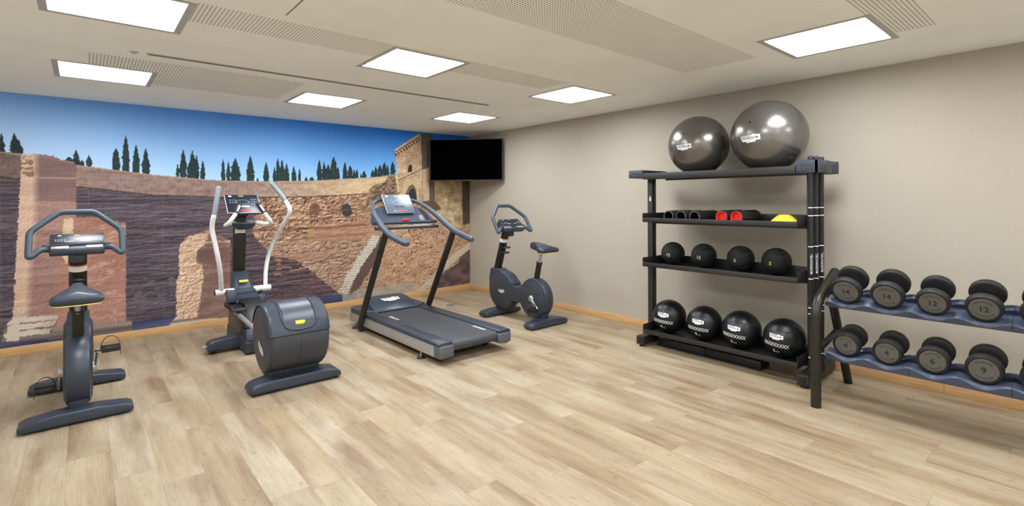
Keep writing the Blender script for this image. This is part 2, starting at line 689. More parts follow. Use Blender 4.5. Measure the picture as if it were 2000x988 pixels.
for nm, c, s, mt in (('wall_back', (XL/2, 0.05, H/2), (-XL+0.2, 0.1, H), M['plaster']),
                     ('wall_right', (0.05, YB/2, H/2), (0.1, -YB, H), M['wallpaper']),
                     ('wall_left', (XL-0.05, YB/2, H/2), (0.1, -YB, H), M['plaster']),
                     ('wall_front', (XL/2, YB-0.05, H/2), (-XL+0.2, 0.1, H), M['plaster'])):
    mb = MB(mt)
    mb.box(c, s)
    struct(mb.build(nm, smooth=False))
mb = MB(M['wood'])
mb.box((XL/2, -0.0085, 0.0405), (-XL, 0.017, 0.081), 0.002)
struct(mb.build('baseboard_back'), 'light wood skirting under the mural')
mb = MB(M['wood'])
mb.box((-0.0085, (YB-0.017)/2, 0.0405), (0.017, -YB-0.017, 0.081), 0.002)
struct(mb.build('baseboard_right'), 'light wood skirting along the beige wall')

# ceiling panels
LL = ['large square lit ceiling panel cut by the top edge, furthest left', 'lit ceiling panel above the mural columns, leftmost of the back row',
      'lit ceiling panel in the middle, between two perforated strips', 'small lit ceiling panel above the cross trainer end of the mural',
      'lit ceiling panel closest to the wall corner above the black television', 'lit ceiling panel near the beige wall, at the end of the narrow perforated strip',
      'lit ceiling panel above the weight shelves, nearest the beige wall on the right']
proto = None
for k, (x, y) in enumerate(LITS):
    lab = LL[k] if k < len(LL) else 'lit square ceiling panel outside the picture, above or behind the camera'
    grp = 'square ceiling light panels'
    if proto is None:
        t = thing('ceiling_light', (x, y, H), lab, 'ceiling light', grp)
        mb = MB(M['frame'])
        a, b = 0.3005, 0.2785
        for s in (-1, 1):
            mb.box((s*(a+b)/2, 0, 0.019), (a-b, 2*a, 0.042))
            mb.box((0, s*(a+b)/2, 0.019), (2*b, a-b, 0.042))
        for s in (-1, 1):                           # thin lip under the ceiling
            mb.box((s*0.3045, 0, -0.0012), (0.021, 0.63, 0.0022))
            mb.box((0, s*0.3045, -0.0012), (0.588, 0.021, 0.0022))
        mb.build('frame', t)
        mb = MB(M['lamp'])
        mb.box((0, 0, 0.021), (0.556, 0.556, 0.004))
        mb.build('diffuser', t, smooth=False)
        mb = MB(M['greycap'])
        mb.box((0, 0, 0.05), (0.6, 0.6, 0.018))
        mb.build('housing', t, smooth=False)
        proto = t
    else:
        copy_tree(proto, (x, y, H), lab, grp)

# long linear slot and the small detector at its end
t = thing('linear_air_slot', (-2.89, -2.30, H), 'long narrow dark air slot running across the ceiling', 'air vent')
mb = MB(M['slot'])
mb.box((0, 0, -0.0015), (2.98, 0.032, 0.003))
mb.build('slot', t)
mb = MB(M['frame'])
for s in (-1, 1):
    mb.box((0, s*0.0195, -0.003), (3.0, 0.006, 0.006), 0.001)
mb.build('frame', t)
mb = MB(M['frame'])
mb.lathe([(0.0, -0.012), (0.010, -0.011), (0.014, -0.006), (0.024, -0.004), (0.026, 0.0)], 20)
tag(mb.build('smoke_detector', loc=(-4.46, -2.29, H)), 'tiny white round detector on the ceiling at the left end of the air slot', 'detector')

# floor outlet cover
mb = MB(M['concrete'])
mb.lathe([(0.0, 0.0045), (0.045, 0.0045), (0.047, 0.003), (0.051, 0.003), (0.053, 0.005), (0.06, 0.004), (0.062, 0.0)], 32)
tag(mb.build('floor_outlet_cover', loc=(-0.945, -0.86, 0)), 'round grey metal cover set in the floor between treadmill and corner', 'floor cover')

# television across the corner
P0, P1 = Vector((-0.83, -0.155, 0)), Vector((-0.07, -0.925, 0))
mid = (P0+P1)/2
ux = (P1-P0).normalized()
nz_ = Vector((0, 0, 1)).cross(ux)                    # away from the room
tw = (P1-P0).length
t = thing('television', (mid.x, mid.y, 2.018), 'black flat television mounted across the corner of the room', 'television', rz=math.atan2(ux.y, ux.x))
hh = 0.308
mb = MB(M['tvframe'])
mb.box((0, 0.028, 0), (tw, 0.05, 2*hh), 0.004)
mb.build('bezel', t)
mb = MB(M['tvblack'])
mb.box((0, 0.0025, 0.003), (tw-0.02, 0.006, 2*hh-0.028))
mb.build('screen', t)
mb = MB(M['black'])
mb.box((0, 0.065, -0.02), (0.42, 0.03, 0.3), 0.006)
mb.box((0, 0.10, -0.02), (0.22, 0.05, 0.2), 0.004)
mb.tube([(0, 0.12, -0.02), (0.0, 0.30, -0.02), (0.0, 0.585, -0.02)], 0.02)
mb.box((0, 0.44, -0.02), (0.06, 0.30, 0.05), 0.005)
mb.build('wall_mount', t)

# outlines of the mural, in metres along and up the wall
TREES = [(-5.297, 2.076, 1.887, 0.023), (-5.213, 2.079, 1.873, 0.027), (-5.186, 2.018, 1.865, 0.031), (-4.778, 1.948, 1.796, 0.027), (-4.735, 1.848,
    1.787, 0.019), (-4.831, 1.874, 1.804, 0.035), (-4.681, 1.902, 1.779, 0.024), (-4.467, 1.988, 1.74, 0.033), (-4.388, 2.131, 1.727, 0.03), (-4.302,
    2.036, 1.724, 0.03), (-4.22, 2.004, 1.715, 0.036), (-3.937, 1.853, 1.684, 0.014), (-3.885, 2.008, 1.685, 0.034), (-3.798, 2.008, 1.676, 0.039),
    (-3.823, 1.875, 1.681, 0.03), (-3.759, 1.953, 1.677, 0.025), (-3.7, 1.898, 1.667, 0.025), (-3.496, 1.92, 1.659, 0.021), (-3.443, 1.893, 1.66,
    0.021), (-3.369, 1.938, 1.656, 0.054), (-3.21, 1.983, 1.653, 0.044), (-3.132, 1.71, 1.654, 0.012), (-3.035, 1.905, 1.656, 0.035), (-2.941, 1.853,
    1.658, 0.023), (-2.9, 1.962, 1.659, 0.027), (-2.852, 1.952, 1.66, 0.03), (-2.798, 1.903, 1.661, 0.034), (-2.712, 1.868, 1.662, 0.028), (-2.644,
    1.845, 1.664, 0.019), (-2.562, 1.737, 1.672, 0.02), (-2.491, 1.739, 1.673, 0.036), (-2.393, 1.968, 1.675, 0.033), (-2.333, 1.944, 1.683, 0.03),
    (-2.28, 1.919, 1.684, 0.041), (-2.205, 2.017, 1.692, 0.048), (-2.15, 1.884, 1.693, 0.028), (-2.052, 1.957, 1.702, 0.035), (-1.981, 1.911, 1.711,
    0.036), (-1.924, 1.858, 1.712, 0.022), (-1.887, 1.866, 1.713, 0.022), (-1.829, 1.805, 1.721, 0.015), (-1.784, 1.842, 1.729, 0.029), (-1.657,
    1.861, 1.739, 0.031), (-1.611, 1.912, 1.747, 0.031), (-1.549, 1.936, 1.749, 0.039), (-1.479, 1.976, 1.765, 0.04), (-1.432, 1.941, 1.767, 0.028),
    (-1.352, 1.989, 1.791, 0.037)]
PTOP = [(-5.34, 1.899), (-5.165, 1.885), (-4.774, 1.796), (-4.496, 1.76), (-4.153, 1.717), (-3.68, 1.679), (-3.475, 1.666), (-2.977, 1.67), (-2.549,
    1.685), (-2.009, 1.724), (-1.565, 1.763), (-1.311, 1.806), (0.032, 1.929)]
PBOT = [(-5.342, 1.664), (-5.167, 1.645), (-4.775, 1.578), (-4.498, 1.545), (-4.155, 1.498), (-3.58, 1.476), (-3.316, 1.47), (-2.799, 1.476), (-2.288,
    1.489), (-1.719, 1.525), (-1.605, 1.54), (0.029, 1.598)]
RUBBLE = [(-1.765, 1.369), (-1.703, 1.582), (-1.596, 1.669), (-1.472, 1.686), (-1.432, 1.774), (-1.319, 1.806), (-1.25, 1.364)]
SHADOW = [(-5.374, 1.734), (-4.154, 1.558), (-3.37, 1.47), (-3.273, 1.397), (-3.152, 1.199), (-3.198, 1.048), (-3.086, 0.9), (-2.972, 0.755), (-2.713,
    0.696), (-2.493, 0.52), (-2.296, 0.326), (-2.078, 0.137), (-1.878, -0.029), (-5.388, -0.274)]
LITL = [(-3.759, 1.074), (-3.634, 1.109), (-3.532, 0.975), (-3.559, 0.847), (-3.761, 0.815)]
TERR1 = [(-2.476, 1.113), (-1.608, 1.167), (-1.571, 0.921), (-1.944, 0.884), (-2.477, 0.902)]
TERR2 = [(-3.321, 0.782), (-2.293, 0.756), (-2.28, 0.668), (-2.805, 0.665), (-3.322, 0.697)]
PILLAR = [(-2.534, 1.128), (-2.463, 1.125), (-2.484, 0.882), (-2.555, 0.88)]
CAVE1 = [(-2.486, 1.41), (-2.408, 1.389), (-2.369, 1.295), (-2.436, 1.23), (-2.513, 1.259), (-2.526, 1.351)]
CAVE2 = [(-2.097, 1.386), (-2.012, 1.386), (-1.955, 1.316), (-1.97, 1.233), (-2.042, 1.207), (-2.104, 1.263)]
STAIR = [(-1.663, 0.94), (-1.555, 0.92), (-1.61, 0.808), (-1.786, 0.579), (-1.948, 0.342), (-2.035, 0.172), (-2.161, 0.202), (-2.048, 0.408), (-1.873,
    0.67)]
STAIRSH = [(-1.555, 0.92), (-1.446, 0.871), (-1.534, 0.68), (-1.765, 0.379), (-1.877, 0.215), (-2.007, 0.162), (-1.948, 0.342), (-1.786, 0.579),
    (-1.61, 0.808)]
STAIR2 = [(0.002, 0.749), (0.002, 0.642), (-0.208, 0.518), (-0.373, 0.435), (-0.488, 0.31), (-0.654, 0.202), (-0.763, 0.105), (-0.991, 0.056),
    (-0.869, 0.164), (-0.654, 0.303), (-0.486, 0.469), (-0.276, 0.612)]
LOWSH = [(0.002, 0.642), (-0.208, 0.518), (-0.229, 0.431), (-0.487, 0.326), (-0.599, 0.219), (-0.61, 0.079), (-0.003, 0.09)]
RIGHTROCK = [(-0.715, 1.7), (0.01, 1.763), (0.005, 1.021), (-0.369, 0.987), (-0.647, 1.201), (-0.753, 1.397)]
RDARK = [(-0.15, 1.743), (0.01, 1.763), (0.005, 1.054), (-0.136, 1.026)]
TOWL = [(-1.317, 2.16), (-0.93, 2.419), (-0.887, 2.4), (-0.851, 1.383), (-1.233, 1.386), (-1.271, 1.771)]
TOWR = [(-0.93, 2.419), (-0.683, 2.432), (-0.646, 1.318), (-0.86, 1.375), (-0.887, 2.4)]
TOWRL = [(-0.865, 1.881), (-0.749, 1.931), (-0.753, 1.413), (-0.859, 1.421)]
TOWFOOT = [(-0.86, 1.413), (-0.645, 1.42), (-0.536, 1.293), (-0.646, 1.248), (-0.843, 1.298)]
CORNICE = [(-1.309, 2.123), (-0.913, 2.375)]
STRING = [(-1.271, 1.726), (-0.882, 1.903)]
ARCHO = [(-1.217, 1.386), (-1.215, 1.542), (-1.165, 1.662), (-1.081, 1.723), (-0.987, 1.702), (-0.937, 1.589), (-0.929, 1.383)]
ARCHI = [(-1.159, 1.385), (-1.149, 1.527), (-1.098, 1.633), (-1.03, 1.671), (-0.971, 1.589), (-0.955, 1.384)]
ARCHD = [(-1.117, 1.385), (-1.108, 1.512), (-1.065, 1.595), (-1.014, 1.611), (-0.98, 1.536), (-0.973, 1.384)]
WIN = [(-1.105, 1.835), (-1.105, 1.91), (-1.079, 1.956), (-1.045, 1.943), (-1.037, 1.852)]
COL1 = [(-5.166, 1.871), (-5.11, 1.888), (-5.032, 1.888), (-4.942, 1.873), (-4.887, 1.836), (-4.812, 1.835), (-4.774, 1.791), (-4.785, 1.299),
    (-4.796, 0.794), (-4.81, 0.391), (-4.823, 0.241), (-5.235, 0.308), (-5.222, 0.641), (-5.194, 1.213)]
COL1L = [(-5.166, 1.871), (-5.082, 1.885), (-5.093, 1.307), (-5.129, 0.63), (-5.149, 0.318), (-5.235, 0.332), (-5.222, 0.641), (-5.194, 1.213)]
COL1B = [(-5.245, 0.348), (-4.8, 0.328), (-4.588, 0.244), (-4.59, 0.073), (-5.313, 0.142), (-5.292, 0.27)]
COL2 = [(-4.883, 1.262), (-4.846, 1.276), (-4.581, 1.274), (-4.392, 1.205), (-4.396, 0.598), (-4.403, 0.194), (-4.928, 0.228), (-4.91, 0.604)]
COL2L = [(-4.883, 1.262), (-4.816, 1.275), (-4.809, 1.098), (-4.826, 0.897), (-4.856, 0.824), (-4.886, 0.902)]
COL2B = [(-4.927, 0.283), (-4.399, 0.236), (-4.344, 0.174), (-4.349, 0.078), (-4.987, 0.1), (-4.979, 0.192)]
COL3 = [(-3.934, 0.829), (-3.924, 0.952), (-3.832, 1.055), (-3.634, 1.062), (-3.501, 1.02), (-3.427, 0.969), (-3.434, 0.062), (-3.963, 0.146), (-3.96,
    0.561), (-3.936, 0.603)]
COL3L = [(-3.934, 0.829), (-3.924, 0.952), (-3.832, 1.055), (-3.659, 1.063), (-3.685, 0.925), (-3.765, 0.873), (-3.785, 0.76), (-3.707, 0.696),
    (-3.698, 0.55), (-3.73, 0.322), (-3.771, 0.115), (-3.963, 0.146), (-3.96, 0.561), (-3.936, 0.603)]
COL3D = [(-3.761, 0.815), (-3.725, 0.916), (-3.584, 0.954), (-3.428, 0.909), (-3.429, 0.718), (-3.586, 0.696), (-3.746, 0.734)]
COL3B = [(-3.962, 0.168), (-3.433, 0.134), (-3.435, -0.045), (-4.047, 0.059)]
MOLDA = [(-5.252, 0.321), (-5.218, 0.349), (-4.784, 0.326), (-4.784, 0.291), (-5.218, 0.296)]
MOLDB = [(-5.272, 0.262), (-5.225, 0.287), (-4.746, 0.269), (-4.746, 0.234), (-5.246, 0.234)]
MOLDC = [(-5.299, 0.201), (-5.252, 0.225), (-4.708, 0.202), (-4.708, 0.166), (-5.286, 0.17)]
MOLDD = [(-4.972, 0.216), (-4.898, 0.233), (-4.357, 0.186), (-4.348, 0.142), (-4.958, 0.174)]
BOTTOM = [(-5.353, 0.046), (-4.786, 0.083), (-4.34, 0.108), (-3.59, 0.087), (-2.929, 0.102), (-2.162, 0.113), (-1.577, 0.108), (-0.834, 0.083),
    (-0.003, 0.09)]
BLUE = [(-5.353, 0.13), (-4.786, 0.144), (-4.34, 0.173), (-4.028, 0.178), (-3.589, 0.181), (-2.929, 0.184), (-2.297, 0.192), (-2.021, 0.171)]
# ================================================================== the photographic mural on the back wall
# A print, so its picture (sky, ruins, their own shadows) is the paint of the paper: coloured per vertex on a dense sheet.
rng = np.random.default_rng(3)


def vnoise(x, z, sx, sz, seed, octs=4, gain=0.55):
    """value noise with separate frequencies along and up the wall, 0..1"""
    tot = np.zeros_like(x)
    amp, nm = 1.0, 0.0
    for o in range(octs):
        r = np.random.default_rng(seed*31+o)
        T = r.random((256, 256))
        u, v = x*sx*2**o+1000, z*sz*2**o+1000
        i, j = np.floor(u).astype(int), np.floor(v).astype(int)
        fu, fv = u-i, v-j
        fu, fv = fu*fu*(3-2*fu), fv*fv*(3-2*fv)
        a, b = T[i % 256, j % 256], T[(i+1) % 256, j % 256]
        c, d = T[i % 256, (j+1) % 256], T[(i+1) % 256, (j+1) % 256]
        tot += amp*((a*(1-fu)+b*fu)*(1-fv)+(c*(1-fu)+d*fu)*fv)
        nm += amp
        amp *= gain
    return tot/nm


def inside(x, z, poly):
    r = np.zeros(x.shape, bool)
    n = len(poly)
    for k in range(n):
        (x0, z0), (x1, z1) = poly[k], poly[(k+1) % n]
        if z0 == z1:
            continue
        c = ((z0 > z) != (z1 > z)) & (x < (x1-x0)*(z-z0)/(z1-z0)+x0)
        r ^= c
    return r


def curve(x, pts):
    return np.interp(x, [p[0] for p in pts], [p[1] for p in pts])


def mural():
    STEP = 0.0066
    x0, x1, z0, z1 = XL+0.001, -0.001, 0.0815, H-0.002
    nx, nz = int((x1-x0)/STEP), int((z1-z0)/STEP)
    gx, gz = np.meshgrid(np.linspace(x0, x1, nx), np.linspace(z0, z1, nz), indexing='ij')
    # slightly ragged coordinates so that drawn edges look natural
    jx = gx+(vnoise(gx, gz, 26, 26, 5, 4, 0.75)-0.5)*0.05
    jz = gz+(vnoise(gx, gz, 26, 26, 6, 4, 0.75)-0.5)*0.05
    fx = gx+(vnoise(gx, gz, 60, 60, 7, 2)-0.5)*0.02
    fz = gz+(vnoise(gx, gz, 60, 60, 8, 2)-0.5)*0.02
    col = np.zeros(gx.shape+(3,))

    def put(mask, rgb, a=1.0):
        rgb = np.asarray(rgb, float)
        mk = (mask.astype(float)*a)[..., None]
        col[:] = col*(1-mk)+rgb*mk

    def ramp(f, a, b):
        f = np.clip(f, 0, 1)[..., None]
        return np.asarray(a, float)*(1-f)+np.asarray(b, float)*f
    # sky: pale haze low on the left, deep blue high on the right
    t = np.clip((gz-1.55)/0.90, 0, 1)
    s = np.clip((gx+5.4)/4.6, 0, 1)
    low = ramp(s, (204, 228, 252), (144, 206, 254))
    high = ramp(s**0.7, (132, 178, 240), (30, 112, 222))
    f = (t**(1.5-0.5*s))[..., None]
    col[:] = low*(1-f)+high*f
    col[:] += (vnoise(gx, gz, 1.2, 2, 9, 3)[..., None]-0.5)*10
    # dark cypresses along the top of the wall
    for k, (cx, zt, zb, hw) in enumerate(TREES):
        h = zt-zb
        tt = (gz-zb)/h
        prof = np.where(tt < 0.25, 0.85+0.15*tt/0.25, np.clip(1-((tt-0.25)/0.75)**(1.5+0.8*((k*37) % 10)/10), 0, 1))
        rag = 0.68+0.65*vnoise(gx, gz, 45, 45, 40+k, 2)
        mk = (tt > -0.2) & (tt < 1.0) & (np.abs(gx-cx) < hw*prof*rag)
        c = ramp(vnoise(gx, gz, 60, 90, 11, 2), (22, 38, 44), (52, 72, 66))
        put(mk, c)
    top, bot = curve(gx, PTOP), curve(gx, PBOT)
    def relief(sx, sz, seed, octs=4, d=0.012, gain=0.65):
        # lit-from-the-left look of broken stone in the photograph that was printed
        return (vnoise(gx, gz, sx, sz, seed, octs, gain)-vnoise(gx+d, gz-d, sx, sz, seed, octs, gain))*6.0
    rel = relief(17, 34, 50, 5, 0.010, 0.72)
    relf = relief(60, 70, 51, 3, 0.008)
    relrow = relief(20, 70, 52, 4, 0.008)
    relsh = relief(7, 60, 53, 4, 0.010, 0.75)
    # ground behind/below: rocks of the seating slope, sunlit
    n1 = vnoise(gx, gz, 26, 44, 12, 4, 0.7)
    n2 = vnoise(gx, gz, 9, 14, 13, 4)
    n3 = vnoise(gx, gz, 3, 60, 14, 3)
    n4 = vnoise(gx, gz, 70, 70, 15, 2)
    rock = ramp(n2*1.5-0.25, (150, 122, 104), (214, 186, 158))
    rock = rock+np.clip(rel+0.5*relf, -1.3, 1.1)[..., None]*np.array((60, 58, 54))
    rock = rock-np.clip((0.46-n1)*420, 0, 52)[..., None]
    rock = rock*np.array((0.97, 0.91, 0.88))
    ln = ((gz*11+0.5*vnoise(gx, gz, 4, 6, 54, 3)+0.12*np.sin(gx*5)) % 1)
    rock = rock-(np.clip((0.22-ln)/0.12, 0, 1)*(0.35+0.65*(n2 > 0.45))*np.clip((1.33-gz)/0.08, 0, 1))[..., None]*46
    put(gz < top, rock)
    skyline = gz > np.where(gx < -1.15, top, 9.0)
    # smoother orange earth on the right-hand slope with scattered stones
    sm = np.clip((gx+1.95)/0.5, 0, 1)
    earth = ramp((n2-0.3)*2.0, (186, 146, 116), (218, 182, 148))
    earth = earth+np.clip(0.4*rel+0.5*relf, -1, 1)[..., None]*34
    dots = vnoise(gx, gz, 48, 60, 17, 1) > 0.83
    earth = np.where(dots[..., None], np.array((96, 76, 60.0)), earth)
    put((gz < top-0.30), earth, 0.85*sm)
    # lower rows: small pale steps
    rows = vnoise(gx, gz+0.015*np.sin(gx*9), 14, 70, 18, 3, 0.6)
    st = ramp((rows-0.3)*2.2, (138, 108, 92), (206, 174, 146))+np.clip(relrow+0.4*relf, -1.2, 1)[..., None]*52
    zone = np.clip((1.02-gz)/0.1, 0, 1)*np.clip((-1.35-gx)/0.5, 0, 1)
    put(gz < 1.3, st, 0.8*zone)
    put(inside(jx, jz, TERR1), ramp((n3-0.3)*2, (172, 124, 100), (208, 164, 132)), 0.75)
    put(inside(jx, jz, TERR2), (176, 134, 110), 0.65)
    put(inside(fx, fz, PILLAR), ramp(n2, (160, 122, 84), (196, 160, 116)), 0.95)
    put(inside(jx, jz, CAVE1), (112, 78, 66), 0.75)
    put(inside(jx, jz, CAVE2), (56, 58, 58), 0.92)
    for zc, d_, c_ in ((1.305, 0.012, (120, 84, 68)), (1.205, 0.01, (130, 94, 76)), (1.085, 0.014, (108, 76, 64)), (0.96, 0.01, (128, 92, 74))):
        zz = zc+0.012*np.sin(gx*3)+(vnoise(gx, gz, 8, 8, 19, 2)-0.5)*0.03
        put((np.abs(gz-zz) < d_) & (gx > -3.2) & (gx < -1.75), c_, 0.6)
    # the terraces in shade: dusky, banded
    band = vnoise(gx+gz*0.3, gz+0.03*np.sin(gx*1.1), 2.2, 26, 20, 4, 0.6)
    band2 = vnoise(gx, gz, 1.1, 9, 21, 3)
    sh = ramp((band-0.3)*2.3, (70, 62, 68), (116, 101, 106))
    sh = sh*0.75+ramp(band2*1.6-0.3, (76, 68, 72), (98, 96, 122))*0.25
    sh = sh+np.clip(relsh, -1, 1)[..., None]*20
    warm = np.clip((gx+3.6)/1.2, 0, 1)[..., None]
    sh = sh*(1-warm)+sh*np.array((1.14, 1.0, 0.96))*warm
    sh = sh+(n4[..., None]-0.5)*(14+16*warm)
    steps = np.abs(((gz*14.5+0.15*np.sin(gx*2)+0.12*(band2-.5)) % 1)-0.5)
    sh = sh-np.where(((steps < 0.12) & (gz < 1.05) & (gx > -3.6))[..., None], 22.0, 0.0)
    shm = inside(jx, jz, SHADOW)
    put(shm, sh)
    litn = (n1 > 0.56) & shm & (gx > -3.0) & (gx < -2.2) & (gz > 1.0)
    put(litn, (196, 160, 134), 0.75)
    lit2 = shm & (vnoise(gx, gz, 10, 40, 22, 3) > 0.64) & (gx > -2.95) & (gz < 1.0) & (gz > 0.5)
    put(lit2, (206, 166, 132), 0.7)
    put(inside(jx, jz, LITL), ramp((n1-0.3)*2.5, (130, 96, 84), (216, 180, 150)), 0.9)
    rubble = vnoise(gx, gz, 16, 26, 23, 3)
    rb = (gz < 0.62) & (gz > 0.36) & (gx > -4.4) & (gx < -3.75) & (rubble > 0.56)
    put(rb, (122, 108, 104), 0.7)
    # paved strip at the foot with a bluish shade
    zb = curve(gx, BLUE)
    put((gz < zb) & (gx < -1.9), ramp((band-0.3)*2, (54, 60, 96), (92, 100, 142)), 0.85)
    put((gz < 0.215) & (gx >= -2.1) & (gx < -1.0), ramp(n2, (150, 142, 128), (196, 190, 176)), 0.8)
    # parapet of pale stone blocks
    par = (gz < top) & (gz > bot) & (gx < -1.15)
    right = np.clip((gx+3.4)/1.6, 0, 1)
    left = np.clip((-gx-4.9)/0.4, 0, 1)[..., None]
    pc = ramp(right, (160, 134, 126), (232, 202, 160))
    pc = pc*(1-0.22*left)
    bx = np.where((np.floor(gz*26) % 2) == 0, gx, gx+0.035)
    joint = (np.abs((bx*14) % 1-0.5) > 0.455) | (np.abs((gz*26) % 1-0.5) > 0.44)
    pc = pc+(vnoise(gx, gz, 14, 26, 24, 2)[..., None]-0.5)*44+(vnoise(gx, gz, 60, 30, 25, 2)[..., None]-0.5)*22
    pc = pc-np.where(joint[..., None], 12.0, 0.0)
    put(par, pc)
    put((np.abs(gz-top+0.008) < 0.007) & (gx < -1.15), (188, 166, 148), 0.7)
    put((np.abs(gz-bot) < 0.008) & (gx < -1.3), (64, 54, 54), 0.7)
    # tower and the rubble that joins it
    put(inside(jx, jz, RUBBLE), ramp((n1-0.33)*3, (86, 70, 56), (178, 150, 118)))
    put(inside(jx, jz, RIGHTROCK), ramp((n2-0.3)*2.2, (160, 134, 100), (222, 196, 156))+(n4[..., None]-0.5)*50)
    put(inside(fx, fz, RDARK), ramp(n2, (72, 60, 48), (112, 94, 74)))
    tw_ = ramp((n2-0.3)*2.2, (190, 158, 124), (230, 200, 162))+relf[..., None]*16
    put(inside(gx, gz, TOWL), tw_)
    put(inside(gx, gz, TOWR), ramp(n2, (84, 78, 70), (118, 108, 94)))
    put(inside(gx, gz, TOWRL), ramp(n2, (196, 168, 130), (222, 198, 160)))
    put(inside(jx, jz, TOWFOOT), (104, 84, 66))

    def line(p, q, hw, rgb, dash=None, a=1.0, dz=0.0):
        (ax, az), (bx_, bz) = p, q
        L = math.hypot(bx_-ax, bz-az)
        ux_, uz_ = (bx_-ax)/L, (bz-az)/L
        u = (gx-ax)*ux_+(gz-dz-az)*uz_
        v = -(gx-ax)*uz_+(gz-dz-az)*ux_
        mk = (u > 0) & (u < L) & (np.abs(v) < hw)
        if dash:
            mk &= ((u/dash) % 1) < 0.5
        put(mk, rgb, a)
    line(*CORNICE, 0.010, (226, 200, 160), dz=0.02)
    line(*CORNICE, 0.007, (78, 62, 48))
    line(*CORNICE, 0.022, (92, 72, 54), dash=0.05, dz=-0.045)
    line(*STRING, 0.010, (226, 204, 168), dz=0.014)
    line(*STRING, 0.010, (96, 76, 56), dash=0.045, dz=-0.008)
    put(inside(gx, gz, ARCHO), (216, 190, 150))
    put(inside(gx, gz, ARCHI), (96, 80, 66))
    put(inside(gx, gz, ARCHI) & (np.abs(vnoise(gx, gz, 3, 3, 30, 1)-0.5) > 0.22), (150, 126, 100), 0.5)
    put(inside(gx, gz, ARCHD), (50, 54, 62))
    put(inside(gx, gz, WIN), (58, 50, 46))
    # stairways
    put(inside(jx, jz, STAIRSH), (92, 72, 66), 0.85)
    saw = ((gz*30) % 1) < 0.3
    put(inside(jx, jz, STAIR), (214, 208, 190))
    put(inside(jx, jz, STAIR) & saw & (n4 > 0.42), (112, 104, 94), 0.8)
    put(inside(jx, jz, STAIR2), (214, 202, 178))
    put(inside(jx, jz, STAIR2) & saw & (n4 > 0.5), (126, 108, 92), 0.7)
    put(inside(fx, fz, LOWSH), ramp((n2-0.3)*2.2, (84, 68, 64), (128, 106, 102)))
    # columns
    strata = vnoise(gx, gz, 3.5, 30, 26, 4, 0.6)
    wave = vnoise(gx, gz+0.05*np.sin(gx*6), 3.0, 11, 27, 4, 0.6)

    def column(poly, litp, base_rgb, lit_rgb, baseq, blit):
        put(inside(gx, gz, baseq), ramp((np.abs((gz*13) % 1-0.5))*2, (96, 86, 84), (140, 126, 118)))
        put(inside(gx, gz, baseq) & inside(gx, gz, blit), ramp((np.abs((gz*13) % 1-0.5))*2.6, (120, 108, 94), (224, 214, 196)))
        b = np.asarray(base_rgb, float)+((strata-0.5)*48)[..., None]+((wave-0.5)*34)[..., None]+np.clip(relf, -1, 1)[..., None]*9
        put(inside(fx, fz, poly), b)
        l_ = np.asarray(lit_rgb, float)+((strata-0.5)*50)[..., None]+(n4[..., None]-0.5)*22
        put(inside(fx, fz, poly) & inside(jx, jz, litp), l_)
    column(COL1, [(-9, -9), (-9, -8.9), (-8.9, -9)], (168, 132, 122), (222, 190, 164), COL1B, [(p[0]-0.05, p[1]-(0.0 if i < 4 else 0.4)) for i, p in enumerate(COL1L)])
    c1 = inside(fx, fz, COL1)
    put(c1 & (gz > 1.44), (118, 94, 96), 0.55)
    e1 = np.interp(gz, [COL1L[5][1], COL1L[4][1], COL1L[3][1], COL1L[2][1], COL1L[1][1]][0:1]+[0.7, 1.3, 2.0], [-5.13, -5.12, -5.075, -5.06])
    al = np.clip((e1-gx)/0.055+0.5, 0, 1)*c1
    l1 = np.asarray((222, 190, 166), float)+np.clip(relf, -1, 1)[..., None]*9+((strata-0.5)*44)[..., None]
    col[:] = col*(1-al[..., None])+l1*al[..., None]
    put(inside(fx, fz, COL1) & (np.abs(gz-1.67-0.01*np.sin(gx*8)) < 0.006), (214, 184, 164), 0.6)
    put(inside(jx, jz, COL1L) & (gz > 1.66) & (n1 > 0.55), (130, 88, 62), 0.7)
    for q_ in (MOLDA, MOLDB, MOLDC):
        fade = np.clip((-4.72-gx)/0.35, 0.25, 1)
        put(inside(fx, fz, q_), (222, 210, 192), fade)
    column(COL2, COL2L, (176, 130, 114), (226, 200, 168), COL2B, [(-9, -9), (-9, -8.9), (-8.9, -9)])
    vein = np.abs(wave-0.52) < 0.018
    put(inside(fx, fz, MOLDD), (164, 146, 138), 0.8)
    put(inside(fx, fz, COL2) & vein & (gx > -4.75), (212, 176, 156), 0.7)
    column(COL3, COL3L, (144, 112, 102), (218, 184, 156), COL3B, [(-9, -9), (-9, 0.6), (0, 0.6), (0, -9)])
    k3 = (inside(fx, fz, COL3) & inside(jx, jz, COL3L))[..., None]
    col[:] = col+k3*np.clip(rel*0.9+relf*0.6, -1.2, 0.9)[..., None]*np.array((44, 44, 42))
    put(inside(fx, fz, COL3) & (strata > 0.62) & (gz > 0.9) & (gz < 1.0), (222, 190, 160), 0.8)
    put(inside(jx, jz, COL3D), (98, 76, 70), 0.5)
    # the printed ruins are a little denser than the sky
    tower_sky = (gx >= -1.15) & ~(inside(gx, gz, TOWL) | inside(gx, gz, TOWR) | inside(jx, jz, RIGHTROCK)) & (gz > 1.9)
    dens = np.where(skyline | tower_sky, 1.0, 0.90)[..., None]
    col[:] = col*dens
    # joints of the printed sheets
    for xs_ in (-5.31, -4.69, -4.07, -3.45, -2.83, -2.21, -1.59, -0.97):
        put(np.abs(gx-xs_) < 0.0034, (210, 205, 205), 0.10)
    lc = np.clip(col/255, 0, 1)
    lc = np.where(lc <= 0.04045, lc/12.92, ((lc+0.055)/1.055)**2.4)
    lc = np.clip(lc*1.02, 0, 0.97)
    # sheet
    yv = -0.0022
    N = nx*nz
    co = np.zeros((N+4, 3))
